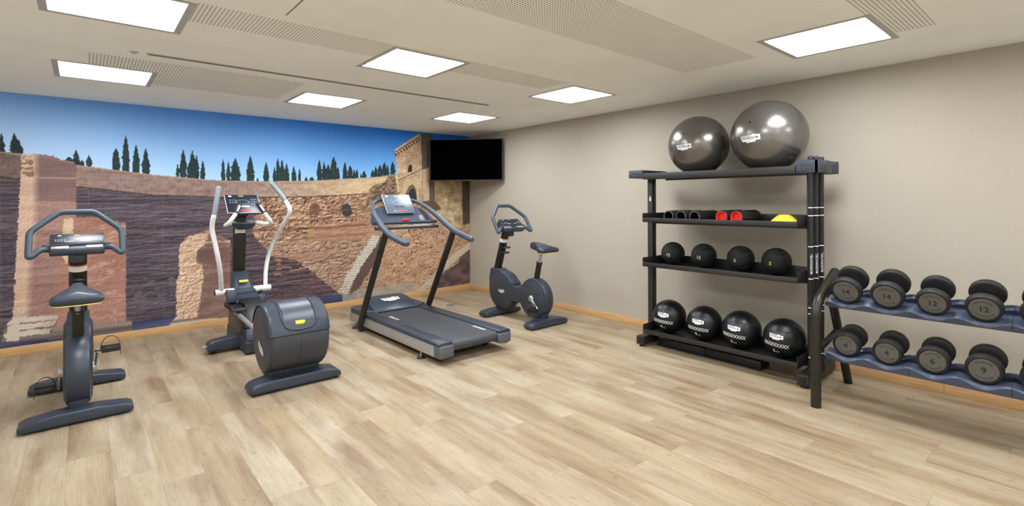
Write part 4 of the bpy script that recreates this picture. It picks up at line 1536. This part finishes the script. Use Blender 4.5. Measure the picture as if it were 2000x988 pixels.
# ================================================================== treadmill
def treadmill():
    t = thing('treadmill', (-2.035, -1.95, 0), 'treadmill with dark belt, silver side rails and slanting posts', 'treadmill')
    for s in (-1, 1):
        mb = MB(M['silver'])
        mb.box((s*0.382, 0.02, 0.115), (0.030, 1.80, 0.105), 0.005)
        mb.build('side_rail', t)
        mb = MB(M['navy'])
        mb.prism([(s*0.398, 0.162), (s*0.398, 0.182), (s*0.385, 0.199), (s*0.268, 0.197), (s*0.262, 0.187), (s*0.262, 0.162)], 'y', -0.975, 0.62, 0.004)
        mb.build('foot_rail', t)
        mb = MB(M['greycap'])
        mb.prism([(s*0.400, 0.06), (s*0.400, 0.172), (s*0.25, 0.172), (s*0.25, 0.06)] if s < 0 else [(0.25, 0.08), (0.25, 0.172), (0.40, 0.172), (0.40, 0.08), (0.34, 0.065)],
                 'y', -0.985, -0.875, 0.016, 3)
        mb.build('end_cap', t)
    # belt with its pattern
    mb = MB(M['belt'])
    top, r = 0.186, 0.045
    prof = [(0.55, top)]+[(-0.92-r*math.sin(a), top-r+r*math.cos(a)) for a in [PI*k/12 for k in range(13)]]+[(0.55, top-2*r)]
    mb.prism(prof, 'x', -0.252, 0.252)
    belt = mb.build('belt', t)
    mb = MB(M['black'])
    mb.box((0, -0.15, 0.135), (0.52, 1.45, 0.075), 0.004)
    for s in (-1, 1):
        mb.box((s*0.257, -0.20, 0.175), (0.010, 1.50, 0.02))
    mb.build('deck', t)
    mb = MB()
    for (x, y, sz_, ang) in ((-0.215, 0.20, 0.2, PI/2), (0.215, -0.72, 0.2, PI/2)):
        v, f = text2d('TECHNOGYM', 1, 0.03)
        k = sz_/width_of(v)
        fn = on_plane((x, y, top+0.0006), (0, -1 if x < 0 else 1, 0), (1 if x < 0 else -1, 0, 0))
        place2d(mb, M['print_w'], [(a*k, b*k*1.5) for a, b in v], f, fn)
    mb.build('belt_print', belt, smooth=False)
    for q in range(8):
        mb = MB(M['belt'])
        mb.box((-0.285-0.0125*q, -0.50, 0.1985), (0.0045, 0.66, 0.0022))
        mb.build('grip_strip', t)
    # front shroud
    mb = MB(M['navy'])
    outline = [(-0.40, 0.60), (-0.40, 0.86), (-0.375, 0.935), (-0.31, 0.975), (0.31, 0.975), (0.375, 0.935), (0.40, 0.86), (0.40, 0.60), (0.29, 0.53), (-0.29, 0.53)]
    mb.prism(outline, 'z', 0.158, 0.215, 0.012, 3)
    secs = [(0.52, 0.262, 0.200), (0.545, 0.266, 0.225), (0.68, 0.262, 0.272), (0.80, 0.245, 0.308), (0.86, 0.225, 0.312), (0.93, 0.20, 0.285), (0.965, 0.19, 0.21)]
    rings = []
    for y, hw, zt in secs:
        base = 0.19
        rings.append([(-hw-0.03, y, base), (-hw, y, zt-0.012), (-hw+0.03, y, zt), (0, y, zt+0.004), (hw-0.03, y, zt), (hw, y, zt-0.012), (hw+0.03, y, base)])
    mb.loft(rings)
    mc = mb.build('motor_cover', t)
    mb = MB()
    badge(mb, on_plane((0, 0.7, 0.2895), (1, 0, 0), (0, 0.125, 0.040)), 0.22, M['print_w'], M['print_k'])
    mb.build('cover_badge', mc, smooth=False, recalc=False)
    mb = MB(M['silver'])
    out2 = [(-0.397, 0.85), (-0.397, 0.86), (-0.37, 0.93), (-0.31, 0.968), (0.31, 0.968), (0.37, 0.93), (0.397, 0.86), (0.397, 0.85)]
    mb.prism(out2, 'z', 0.065, 0.16, 0.004)
    mb.build('nose_panel', t)
    # feet
    for x, y in ((-0.385, -0.645), (0.30, -0.69), (-0.385, 0.78), (0.33, 0.78)):
        mb = MB(M['rubber'])
        mb.lathe([(0.0, 0.018), (0.018, 0.018), (0.036, 0.010), (0.040, 0.0), (0.0, 0.0)], 24, 'z', (x, y, 0))
        mb.mat(M['silver'])
        mb.cyl((x, y, 0.012), (x, y, 0.075), 0.008, 12)
        mb.build('foot', t)
    for s in (-1, 1):
        mb = MB(M['black'])
        mb.cyl((s*0.425, 0.60, 0.038), (s*0.395, 0.60, 0.038), 0.032, 20)
        mb.build('transport_wheel', t)
    # slanting posts
    for s in (-1, 1):
        mb = MB(M['olive'])
        x = s*0.412
        mb.tube([(x, 0.625, 0.04), (x, 0.60, 0.09), (x-s*0.004, 0.03, 1.03), (x-s*0.01, -0.01, 1.10)], 0.038, 20, ell=(1.15, 0.72), ref=(0, 1, 0.5))
        mb.build('upright', t)
    # hand rail: one long arch from grip to grip
    half = [(0.375, -0.40, 1.012), (0.386, -0.28, 1.035), (0.392, -0.10, 1.075), (0.388, 0.06, 1.135), (0.380, 0.20, 1.21), (0.365, 0.33, 1.28), (0.335, 0.44, 1.345),
            (0.285, 0.53, 1.395), (0.215, 0.575, 1.425), (0.12, 0.59, 1.44)]
    pts = [(-a, b, c) for a, b, c in half]+[(0, 0.595, 1.443)]+half[::-1]
    P_ = catmull(pts, 4)
    n = len(P_)
    rad = []
    for i in range(n):
        e = min(i, n-1-i)/(n/2)
        rad.append(0.031 if e < 0.36 else max(0.020, 0.031-0.03*(e-0.36)))
    rad[0] = rad[-1] = 0.022
    rad[1] = rad[-2] = 0.029
    mb = MB(M['grip'])
    mb.tube(P_, 0.03, 18, radii=rad)
    hr = mb.build('handrail', t, angle=50)
    mb = MB(M['yellow'])
    mb.box((-0.405, -0.30, 1.036), (0.010, 0.06, 0.026), 0.003, Matrix.Rotation(math.radians(12), 4, 'X'))
    mb.build('rail_badge', hr)
    # cross bars and shield
    mb = MB(M['gunmetal'])
    mb.tube([(-0.385, 0.28, 1.135), (0.385, 0.28, 1.135)], 0.021, 16)
    mb.build('cross_bar', t)
    mb = MB(M['dash'])
    mb.tube([(-0.385, 0.33, 1.185), (0.385, 0.33, 1.185)], 0.026, 16, ell=(0.7, 1.3), ref=(0, 0, 1))
    sh = [(-0.38, 0.0), (0.38, 0.0), (0.375, 0.06), (0.335, 0.14), (0.275, 0.21), (0.20, 0.248), (0.0, 0.26), (-0.20, 0.248), (-0.275, 0.21), (-0.335, 0.14), (-0.375, 0.06)]
    fn = on_plane((0, 0.352, 1.185), (1, 0, 0), (0, 0.70, 0.72))
    k = len(sh)
    mb.add([fn(x, y, 0.0) for x, y in sh]+[fn(x, y, -0.02) for x, y in sh],
           [tuple(range(k)), tuple(range(2*k-1, k-1, -1))]+[(i, (i+1) % k, k+(i+1) % k, k+i) for i in range(k)])
    shd = mb.build('dashboard', t)
    mb = MB(M['print_w'])
    mb.add([fn(x, y, 0.002) for x, y in ((-0.34, 0.02), (-0.27, 0.02), (-0.285, 0.10), (-0.345, 0.095))], [(0, 1, 2, 3)])
    mb.build('notice_label', shd, smooth=False)
    for x, r_ in ((0.25, 0.045), (-0.13, 0.018)):
        mb = MB(M['black'])
        q = [(x+r_*math.cos(a), 0.058 if r_ > .03 else 0.018, r_*math.sin(a)) for a in [2*PI*j/20 for j in range(20)]]
        mb.add([fn(a, b+c, 0.0025) for a, b, c in q], [tuple(range(20))])
        mb.build('holder_hole', shd, smooth=False)
    mb = MB(M['red'])
    mb.box((0.0, 0.325, 1.213), (0.075, 0.045, 0.022), 0.008)
    mb.build('stop_button', t)
    mb = MB(M['black'])
    mb.tube(catmull([(0.0, 0.27, 1.12), (0.01, 0.25, 1.06), (0.055, 0.24, 1.01), (0.05, 0.235, 0.965), (0.09, 0.23, 0.955)], 6), 0.003, 6)
    mb.box((0.08, 0.23, 0.955), (0.03, 0.012, 0.012), 0.002)
    mb.build('safety_cord', t)
    # console
    o = Vector((0, 0.490, 1.388))
    uy = Vector((0, 0.15, 0.208)).normalized()
    ux = Vector((1, 0, 0))
    nrm = ux.cross(uy)
    rot = Matrix((ux, uy, nrm)).transposed().to_4x4()
    mb = MB(M['navy'])
    mb.box(o-nrm*0.024, (0.335, 0.25, 0.034), 0.014, rot, 3)
    con = mb.build('console', t)
    console_face(con, o, ux, uy, nrm, rot, 0.345, 0.256, pale=True)


treadmill()

# ================================================================== weight shelves along the beige wall
YL, YR = -3.73, -5.105          # tray ends
XF, XR = -0.65, -0.23           # tray front and back


def shelf_rack():
    t = thing('storage_rack', (-0.44, -4.42, 0), 'tall black metal rack of trays holding exercise balls and rollers', 'storage rack')
    ox, oy = 0.44, 4.42

    def b(mb, x0, x1, y0, y1, z0, z1, bv=0.002):
        mb.box(((x0+x1)/2+ox, (y0+y1)/2+oy, (z0+z1)/2), (abs(x1-x0), abs(y1-y0), abs(z1-z0)), bv)
    for y0, y1 in ((-3.725, -3.67), (-5.165, -5.11)):          # posts and feet
        mb = MB(M['rackblk'])
        b(mb, -0.478, -0.41, y0, y1, 0.09, 1.66, 0.004)
        mb.build('post', t)
        mb = MB(M['rackblk'])
        yy0, yy1 = (y0-0.012, y1+0.012)
        b(mb, -0.655, -0.06, yy0, yy1, 0.022, 0.102, 0.003)
        ft = mb.build('foot_beam', t)
        mb = MB(M['black'])
        c = (y0+y1)/2
        b(mb, -0.6585, -0.654, c-0.022, c+0.022, 0.038, 0.088, 0.001)
        mb.build('end_cap', ft)
        for x in (-0.62, -0.10):
            mb = MB(M['rubber'])
            mb.cyl((x+ox, c+oy, 0.0), (x+ox, c+oy, 0.026), 0.024, 16)
            mb.build('rubber_foot', ft)
    for zf in (1.205, 0.780, 0.138):                           # three trays
        mb = MB(M['rackblk'])
        b(mb, XF, XR, YR, YL, zf, zf+0.004, 0)
        b(mb, XF, XF+0.004, YR, YL, zf, zf+0.042, 0.001)
        b(mb, XR-0.004, XR, YR, YL, zf, zf+0.085, 0.001)
        for y0 in (YR, YL-0.004):
            b(mb, XF, XR, y0, y0+0.004, zf, zf+0.085, 0.001)
        b(mb, -0.47, -0.415, YR+0.004, YL-0.004, zf-0.02, zf, 0.001)
        mb.build('tray', t)
    # top cradle: front and back rails, thin floor, moulded brackets at both ends
    mb = MB(M['rackblk'])
    b(mb, XF, XF+0.035, -5.09, -3.735, 1.612, 1.67, 0.003)
    b(mb, XR-0.035, XR, -5.09, -3.735, 1.612, 1.67, 0.003)
    b(mb, XF+0.03, XR-0.03, -5.06, -3.76, 1.640, 1.644, 0)
    mb.build('top_frame', t)
    mb = MB(M['rackblue'])
    b(mb, XF-0.003, XR+0.003, -3.735, -3.575, 1.628, 1.704, 0.006)
    b(mb, XF+0.30, XR-0.02, -3.88, -3.73, 1.672, 1.690, 0.003)
    br = mb.build('bracket', t)
    mb = MB(M['rackblue'])
    b(mb, XF-0.003, XF+0.008, -5.250, -5.095, 1.612, 1.708, 0.004)
    b(mb, XF, XR+0.02, -5.16, -5.095, 1.612, 1.706, 0.004)
    b(mb, XR-0.01, XR+0.02, -5.25, -5.15, 1.612, 1.706, 0.004)
    br2 = mb.build('bracket', t)
    mb = MB(M['rackblue'])                                     # slotted holder for the bars
    b(mb, XF, XR+0.02, -5.232, -5.222, 1.612, 1.704, 0.001)
    for x0, x1 in ((-0.653, -0.600), (-0.572, -0.545), (-0.517, -0.37), (-0.342, -0.315), (-0.287, -0.215)):
        b(mb, x0, x1, -5.252, -5.222, 1.612, 1.708, 0.004)
    mb.build('bar_holder', t)
    for y, brk, w_ in ((-3.655, br, 0.09), (-5.17, br2, 0.085)):
        mb = MB()
        badge(mb, on_plane((XF-0.0042+ox, y+oy, 1.666), (0, -1, 0), (0, 0, 1)), w_, M['navy2'], M['black'], fine=False)
        mb.build('moulded_badge', brk, smooth=False, recalc=False)
    mb = MB(M['print_w'])
    b(mb, -0.4795, -0.4785, -3.712, -3.692, 1.405, 1.44, 0)
    b(mb, -0.4795, -0.4785, -3.706, -3.698, 1.44, 1.456, 0)
    mb.build('sticker', t)
    return t


shelf_rack()

# three slim weighted bars hanging at the right end of the rack
BL = ['leftmost black weighted bar hanging at the right end of the rack', 'middle black weighted bar of three hanging at the right end of the rack',
      'rightmost black weighted bar of three hanging next to the dumbbell rack']
for k, (x, y) in enumerate(((-0.597, -5.243), (-0.527, -5.243), (-0.41, -5.232))):
    x, y = ((-0.620, -5.186), (-0.545, -5.198), (-0.440, -5.200))[k]
    t = thing('weighted_bar', (x, y, 0.105), BL[k], 'exercise bar', 'weighted bars hanging on the rack')
    mb = MB(M['black'])
    mb.cyl((0, 0, 0.03), (0, 0, 1.60), 0.0172, 18)
    mb.build('tube', t)
    mb = MB(M['rubber'])
    mb.lathe([(0.0, 1.632), (0.014, 1.632), (0.0195, 1.622), (0.020, 1.600), (0.017, 1.594), (0.017, 1.59)], 20)
    mb.lathe([(0.0, 0.0), (0.019, 0.0), (0.021, 0.006), (0.021, 0.05), (0.0, 0.05)], 20)
    mb.lathe([(0.010, 1.6315), (0.010, 1.634), (0.0, 1.634)], 16)
    mb.build('end_cap', t)
    for z in (1.245, 1.185, 0.955, 0.715, 0.50, 0.455, 0.13):
        mb = MB(M['print_w'])
        mb.lathe([(0.0175, z), (0.0178, z+0.001), (0.0178, z+0.005), (0.0175, z+0.006)], 20)
        mb.build('marking_ring', t)
    mb = MB()
    v, f = text2d('TECHNOGYM', 1, 0.01)
    s_ = 0.15/width_of(v)
    for a0 in (math.radians(212),):
        fn = lambda u, w_, off=0.0, a0=a0: Vector(((0.0176+off)*math.cos(a0+w_/0.0176), (0.0176+off)*math.sin(a0+w_/0.0176), 0.83-u))
        place2d(mb, M['print_w'], [(p[0]*s_, p[1]*s_*0.9) for p in v], f, fn, 0.0003)
    mb.build('lettering', t, smooth=False, recalc=False)

CAMV = Vector(CAM)


def facing(c):
    d = CAMV-Vector(c)
    return math.atan2(d.y, d.x)


# two big gym balls on the top cradle
for c, R, az, el, wb, lab in (((-0.42, -4.182, 0), 0.268, 28, -6, 0.145, 'smaller shiny grey gym ball on top of the rack, left'),
                              ((-0.42, -4.806, 0), 0.292, 28, -7, 0.165, 'larger shiny grey gym ball on top of the rack, right')):
    z = 1.6455+R
    c = (c[0], c[1], z)
    t = thing('gym_ball', c, lab, 'exercise ball', 'large gym balls on the rack')
    mb = MB(M['pearl'])
    prof = [(R*math.sin(PI*k/64), -R*math.cos(PI*k/64)) for k in range(65)]
    mb.lathe(prof, 96)
    mb.build('ball_skin', t)
    mb = MB(M['black'])
    d = Vector((math.cos(facing(c)-0.5), math.sin(facing(c)-0.5), 0.35)).normalized()*R
    mb.cyl(d*0.995, d*1.004, 0.008, 16)
    mb.build('valve', t)
    mb = MB()
    badge(mb, on_ball(R, facing(c)-math.radians(az), math.radians(el), math.radians(3)), wb, M['print_w'], M['print_k'])
    mb.build('badge', t, smooth=False, recalc=False)

# hollow foam rollers
RL = ['smooth black foam roller with dark hollow core, furthest left on the second shelf', 'smooth black foam roller, middle of the three dark ones',
      'smooth black foam roller, rightmost of the three dark ones, its side showing', 'knobbly black roller with red core, left of the two red ones',
      'knobbly black roller with red core, nearest the yellow cones']
for k, y in enumerate((-4.000, -4.125, -4.258, -4.505, -4.632)):
    red = k > 2
    R = 0.054 if not red else 0.0585
    t = thing('foam_roller', (-0.455, y, 1.2105+R), RL[k], 'foam roller', 'foam rollers on the second shelf')
    Lh = 0.175
    ri = 0.046
    mb = MB(M['rubber'])
    if red:
        n, vs, fs = 48, [], []
        m_ = 40
        for i in range(m_+1):
            for j in range(n):
                a = 2*PI*j/n
                r = R-0.0045+0.0045*((i % 4 in (1, 2)) and (j % 4 in (1, 2)))
                if i in (0, m_):
                    r = R-0.005
                vs.append((-Lh+2*Lh*i/m_, r*math.cos(a), r*math.sin(a)))
        for i in range(m_):
            for j in range(n):
                fs.append((i*n+j, i*n+(j+1) % n, (i+1)*n+(j+1) % n, (i+1)*n+j))
        mb.add(vs, fs)
        for s in (-1, 1):
            mb.lathe([(R-0.005, s*Lh), (ri+0.002, s*Lh), (ri+0.002, s*(Lh-0.02)), (R-0.0055, s*(Lh-0.02))], n, 'x', close=True)
        mb.v = [Vector(p) for p in mb.v]
    else:
        mb.lathe([(R-0.003, -Lh), (R, -Lh+0.003), (R, Lh-0.003), (R-0.003, Lh), (ri, Lh), (ri, -Lh)], 48, 'x', close=True)
    mb.build('roller_sleeve', t, recalc=not red)
    mb = MB(M['red'] if red else M['greycap'])
    mb.lathe([(ri+0.002, -Lh-0.002), (ri, -Lh-0.004), (ri-0.003, -Lh-0.002), (ri-0.003, Lh+0.002), (ri, Lh+0.003), (ri+0.002, Lh)], 48, 'x', close=True)
    if not red:
        mb.mat(M['black'])
        mb.lathe([(ri-0.0032, -Lh+0.002), (ri-0.0036, -Lh+0.002), (ri-0.0036, Lh-0.002), (ri-0.0032, Lh-0.002)], 48, 'x', close=True)
    mb.build('core', t)
    if red:
        mb = MB(M['red'])
        mb.cyl((-Lh+0.030, 0, 0), (-Lh+0.034, 0, 0), ri-0.0028, 40)  # added disc that catches light so the hollow core shows red
        mb.build('light_catch_disc', t)

# yellow marker cones, stacked: one thing each
for k in range(3):
    mb = MB(M['yellow2'])
    o_ = 0.0125*k
    mb.lathe([(0.102, 0.0), (0.104, 0.004), (0.085, 0.020), (0.050, 0.052), (0.032, 0.060), (0.027, 0.060), (0.027, 0.056), (0.047, 0.048),
              (0.082, 0.016), (0.098, 0.0)], 48, close=True)
    tag(mb.build('marker_cone', loc=(-0.47, -4.945, 1.2095+o_)),
        ('yellow marker cone, %s of the stack at the right end of the second shelf' % ('bottom', 'middle', 'topmost')[k]), 'marker cone',
        'stacked yellow marker cones')

# rubber slam balls with swirling tread
SL = ['12 kilo rubber slam ball, furthest left on the third shelf', '12 kilo rubber slam ball, second from the left on the third shelf',
      '5 kilo rubber slam ball, third from the left on the third shelf', '5 kilo rubber slam ball, rightmost on the third shelf']
for k, (y, num) in enumerate(((-3.872, '12'), (-4.193, '12'), (-4.536, '5'), (-4.836, '5'))):
    R = (0.110, 0.112, 0.113, 0.114)[k]
    c = (-0.35, y, 0.7845+R)
    t = thing('slam_ball', c, SL[k], 'slam ball', 'rubber slam balls on the third shelf')
    n, m_ = 120, 72
    vs, fs = [], []
    az = facing(c)
    for i in range(m_+1):
        th = PI*i/m_
        for j in range(n):
            ph = 2*PI*j/n
            g_ = math.sin(20*(ph+0.9*math.sin(3.2*(th-PI/2)))+0.0)
            e = min(1.0, 6*math.sin(th))
            r = R-0.0038*e*(1 if g_ > 0.45 else 0)
            vs.append((r*math.sin(th)*math.cos(ph), r*math.sin(th)*math.sin(ph), -r*math.cos(th)))
    for i in range(m_):
        for j in range(n):
            fs.append((i*n+j, i*n+(j+1) % n, (i+1)*n+(j+1) % n, (i+1)*n+j))
    mb = MB(M['rubber'])
    mb.add(vs, fs)
    mb.build('ball_skin', t, recalc=False)
    mb = MB()
    v, f = text2d(num, 0.040, 0.02)
    place2d(mb, M['print_w' if k < 2 else 'yellow2'], v, f, on_ball(R, az-math.radians(24), math.radians(-4), math.radians(-8)))
    mb.build('number', t, smooth=False, recalc=False)

# stitched medicine balls on the bottom tray
ML = ['9 kilo black stitched medicine ball, furthest left on the bottom shelf', '9 kilo black stitched medicine ball, second from the left on the bottom shelf',
      '6 kilo black stitched medicine ball, third from the left on the bottom shelf', '6 kilo black stitched medicine ball, rightmost and nearest on the bottom shelf']
for k, (y, R, num) in enumerate(((-3.893, 0.158, '9'), (-4.252, 0.156, '9'), (-4.588, 0.161, '6'), (-4.935, 0.159, '6'))):
    c = (-0.45, y, 0.1432+R*0.975)
    t = thing('medicine_ball', c, ML[k], 'medicine ball', 'stitched medicine balls on the bottom shelf')
    az = facing(c)
    n, m_ = 72, 48
    vs, fs = [], []
    for i in range(m_+1):
        th = PI*i/m_
        for j in range(n):
            ph = 2*PI*j/n
            up_ = -math.cos(th)
            r = R*(1-0.012*max(0, math.cos(4*(ph-az)))*math.sin(th)**2)
            seam_ = min(abs(((ph-az+0.25)/(PI/3)) % 1-0.0), 1)
            z_ = r*up_*(0.975 if up_ < 0 else 1.0-0.045*max(0, up_-0.5)*2*(1-up_)*2)
            hz = math.asin(max(-1, min(1, up_)))
            if abs(hz-math.radians(38)) < math.radians(2.2):
                r *= 0.988
            vs.append((r*math.sin(th)*math.cos(ph), r*math.sin(th)*math.sin(ph), z_))
    for i in range(m_):
        for j in range(n):
            fs.append((i*n+j, i*n+(j+1) % n, (i+1)*n+(j+1) % n, (i+1)*n+j))
    mb = MB(M['leather'])
    mb.add(vs, fs)
    mb.build('ball_skin', t, recalc=False, angle=60)
    mb = MB(M['black'])
    rb = on_ball(R, az-math.radians(24), math.radians(0), 0, -0.0012)
    mb.tube([rb(-0.11+0.22*q/16, R*math.radians(30), 0.0) for q in range(17)], 0.0016, 6)
    mb.tube([rb(-0.005, R*math.radians(30+q*4), 0.0) for q in range(12)], 0.0014, 6)
    mb.build('seam', t)
    spin = math.radians(-4)
    f0 = on_ball(R, az-math.radians(25), math.radians(2), spin, 0.0012)
    mb = MB()
    badge(mb, lambda x, y_, off=0.0: f0(x, y_+0.034, off), 0.115, M['print_w'], M['print_k'])
    mb.build('badge', t, smooth=False, recalc=False)
    mb = MB()
    for q in range(9):
        xx = -0.092+q*0.023
        for s in (-1, 1):
            h_, w_ = 0.015, 0.0026
            dx = s*0.0105
            v = [(xx-dx-w_, -h_), (xx-dx+w_, -h_), (xx+dx+w_, h_), (xx+dx-w_, h_)]
            place2d(mb, M['print_w'], [(a, b_-0.030) for a, b_ in v], [(0, 1, 2, 3)], f0, 0.0002*(s > 0))
    o_ = tag(mb.build('stitching', t, smooth=False, recalc=False), None)
    mb = MB()
    v, f = text2d(num, 0.046, 0.01)
    place2d(mb, M['print_w'], [(a-0.012, b_-0.084) for a, b_ in v], f, f0)
    v, f = text2d('KG', 0.020)
    place2d(mb, M['print_w'], [(a+0.020, b_-0.090) for a, b_ in v], f, f0)
    mb.build('number', t, smooth=False, recalc=False)

# two flat boxes pushed under the rack
for y0, y1, lab in ((-4.268, -3.785, 'flat black box on the floor under the rack, the left one of two'),
                    (-4.765, -4.272, 'flat black box on the floor under the rack, the right one of two')):
    mb = MB(M['black'])
    mb.box((-0.405, (y0+y1)/2, 0.0385), (0.17, y1-y0, 0.077), 0.004)
    t = mb.build('step_box', loc=(0, 0, 0))
    tag(t, lab, 'box', 'flat boxes under the rack')

# ================================================================== dumbbell rack and dumbbells
TIERS = [dict(x=-0.85, z=0.794, tilt=math.radians(23.5), v=-0.094), dict(x=-0.85, z=0.437, tilt=math.radians(10), v=-0.0855)]
DX = 0.2265                                       # spacing of the saddles
Y0 = -5.475


def dumbbell_rack():
    t = thing('dumbbell_rack', (-0.6, -6.05, 0), 'two tier dumbbell rack with bent black tube legs and blue-grey saddles', 'dumbbell rack')
    ox, oy = 0.6, 6.05
    for y, yb in ((-5.325, -5.325), (-6.79, -6.79)):
        mb = MB(M['olive'])
        P_ = fillet([(-0.944, y, 0.0), (-0.944, y, 0.70), (-0.55, y, 0.885)], 0.11, 10)
        mb.tube([(p.x+ox, p.y+oy, p.z) for p in P_], 0.032, 24)
        mb.build('front_leg', t)
        mb = MB(M['olive'])
        mb.tube([(-0.69+ox, yb+oy, 0.83), (-0.262+ox, yb+oy, 0.0)], 0.029, 20)
        mb.build('rear_leg', t)
        mb = MB(M['olive'])
        mb.tube([(-0.93+ox, y+oy, 0.375), (-0.47+ox, y+oy, 0.455)], 0.022, 16)
        mb.build('brace', t)
    for T in TIERS:
        for s in range(3):
            y1 = -5.362-s*2*DX-0.001
            y0 = y1-2*DX+0.002
            mb = MB(M['saddleblue'])
            rot = Matrix.Rotation(T['tilt'], 4, 'Y').inverted()
            base = Vector((T['x']+ox, oy, T['z']))
            # u runs back and up along the tilted tray, w is normal to it; the dumbbell axis is w = 0
            n = 48

            def top(y, depth, crest):
                ph = (y-Y0)/DX
                return crest-depth*(0.5+0.5*math.cos(2*PI*ph))
            for u0, u1, cr, dp, lo in ((-0.030, 0.058, T['v']+0.026, 0.026, -0.118), (0.128, 0.178, T['v']+0.026, 0.026, -0.118)):
                rings = []
                for i in range(n+1):
                    y = y0+(y1-y0)*i/n
                    a, b_ = top(y, dp, cr), top(y, dp*1.35, cr-0.006)
                    ring = [(u0, lo), (u0, b_-0.002), (u0+0.004, b_+0.002), (u0+0.016, a), (u1-0.006, a), (u1, a-0.006), (u1, lo)]
                    rings.append([base+rot @ Vector((u, 0, w_))+Vector((0, y, 0)) for u, w_ in ring])
                mb.loft(rings)
            P_ = [(-0.028, -0.118), (-0.028, -0.105), (0.176, -0.105), (0.176, -0.118)]
            rings = [[base+rot @ Vector((u, 0, w_))+Vector((0, y, 0)) for u, w_ in P_] for y in (y0, y1)]
            mb.loft(rings)
            mb.build('saddle_tray', t)
        mb = MB(M['rackblk'])
        for u in (0.02, 0.15):
            c = base+rot @ Vector((u, 0, -0.128))
            mb.tube([c+Vector((0, -5.335, 0)), c+Vector((0, -6.78, 0))], 0.0135, 4, ref=(1, 0, 1))
        mb.build('crossbar', t)


dumbbell_rack()


def dumbbell(loc, tilt, R, num, label):
    t = thing('dumbbell', loc, label, 'dumbbell', 'round dumbbells on the rack')
    big = R > 0.088
    th = 0.047 if R > 0.084 and tilt > 0.3 else 0.052
    gap = 0.185-th                                 # distance between the outer faces minus head
    rot = Matrix.Rotation(tilt, 4, 'Y').inverted()
    for s in (0, 1):
        mb = MB(M['rubber'])
        mb.X = rot.copy()
        x0 = 0.0 if s == 0 else 0.185
        d = 1 if s == 0 else -1
        x0 = x0 if s == 0 else x0+th*0.35
        mb.lathe([(0.0, x0), (R*0.80, x0), (R*0.83, x0-d*0.004), (R*0.93, x0-d*0.002), (R*0.985, x0+d*0.008), (R, x0+d*0.020), (R, x0+d*(th-0.014)),
                  (R*0.96, x0+d*(th-0.004)), (R*0.88, x0+d*th), (R*0.5, x0+d*th), (R*0.42, x0+d*(th-0.004)), (0.0, x0+d*(th-0.004))], 56, 'x')
        hd = mb.build('weight_head', t)
        mb = MB(M['plate'])
        mb.X = rot.copy()
        mb.lathe([(0.0, x0-d*0.0022), (R*0.76, x0-d*0.0022), (R*0.785, x0)], 56, 'x')
        mb.build('end_plate', hd)
        mb = MB()
        base = Vector((x0-d*0.0028, 0, 0))

        def fn(x, y, off=0.0, base=base, d=d):
            return rot.to_3x3() @ (base+Vector((-d*off, -d*x, y)))
        if num:
            v, f = text2d(num, 0.048, 0.03)
            place2d(mb, M['print_k'], v, f, fn)
        for up_ in (1, -1):
            v, f = text2d('TECHNOGYM' if up_ > 0 else 'TECHNOGYM', 1, 0.012)
            k = 0.085/width_of(v)
            r0 = R*0.57
            pts = []
            for a, b_ in v:
                a, b_ = a*k, b_*k
                q = a/r0
                rr = r0+b_*up_
                pts.append((rr*math.sin(q), up_*rr*math.cos(q)))
            place2d(mb, M['print_k'], pts, f, fn)
        mb.build('lettering', hd, smooth=False, recalc=False)
    mb = MB(M['chrome'])
    mb.X = rot.copy()
    mb.lathe([(0.016, th-0.006), (0.016, 0.078), (0.0185, 0.10), (0.0185, 0.125), (0.016, 0.14), (0.016, 0.20-th)], 24, 'x')
    mb.build('handle', t)


ROW = {0: [(.093, '14', 'leftmost on the upper tier of the dumbbell rack'), (.093, '14', 'second from the left on the upper tier'),
           (.085, '12', 'third from the left on the upper tier'), (.085, '12', 'fourth from the left on the upper tier'),
           (.085, '', None)],
       1: [(.081, '4', 'leftmost on the lower tier of the dumbbell rack'), (.081, '4', 'second from the left on the lower tier'),
           (.083, '6', 'third from the left on the lower tier'), (.085, '9', 'fourth from the left on the lower tier'),
           (.085, '', None)]}
for k, T in enumerate(TIERS):
    for i, (R, num, place) in enumerate(ROW[k]):
        lab = 'round black dumbbell marked %s, %s' % (num, place) if num else \
            'dumbbell at the right edge of the picture, only a sliver showing, on the %s tier' % ('upper', 'lower')[k]
        # a smaller head sits lower in its saddle
        dz = (R+T['v']+0.0022)/math.cos(T['tilt'])
        dumbbell((T['x'], Y0-DX*i, T['z']+dz), T['tilt'], R, num, lab)
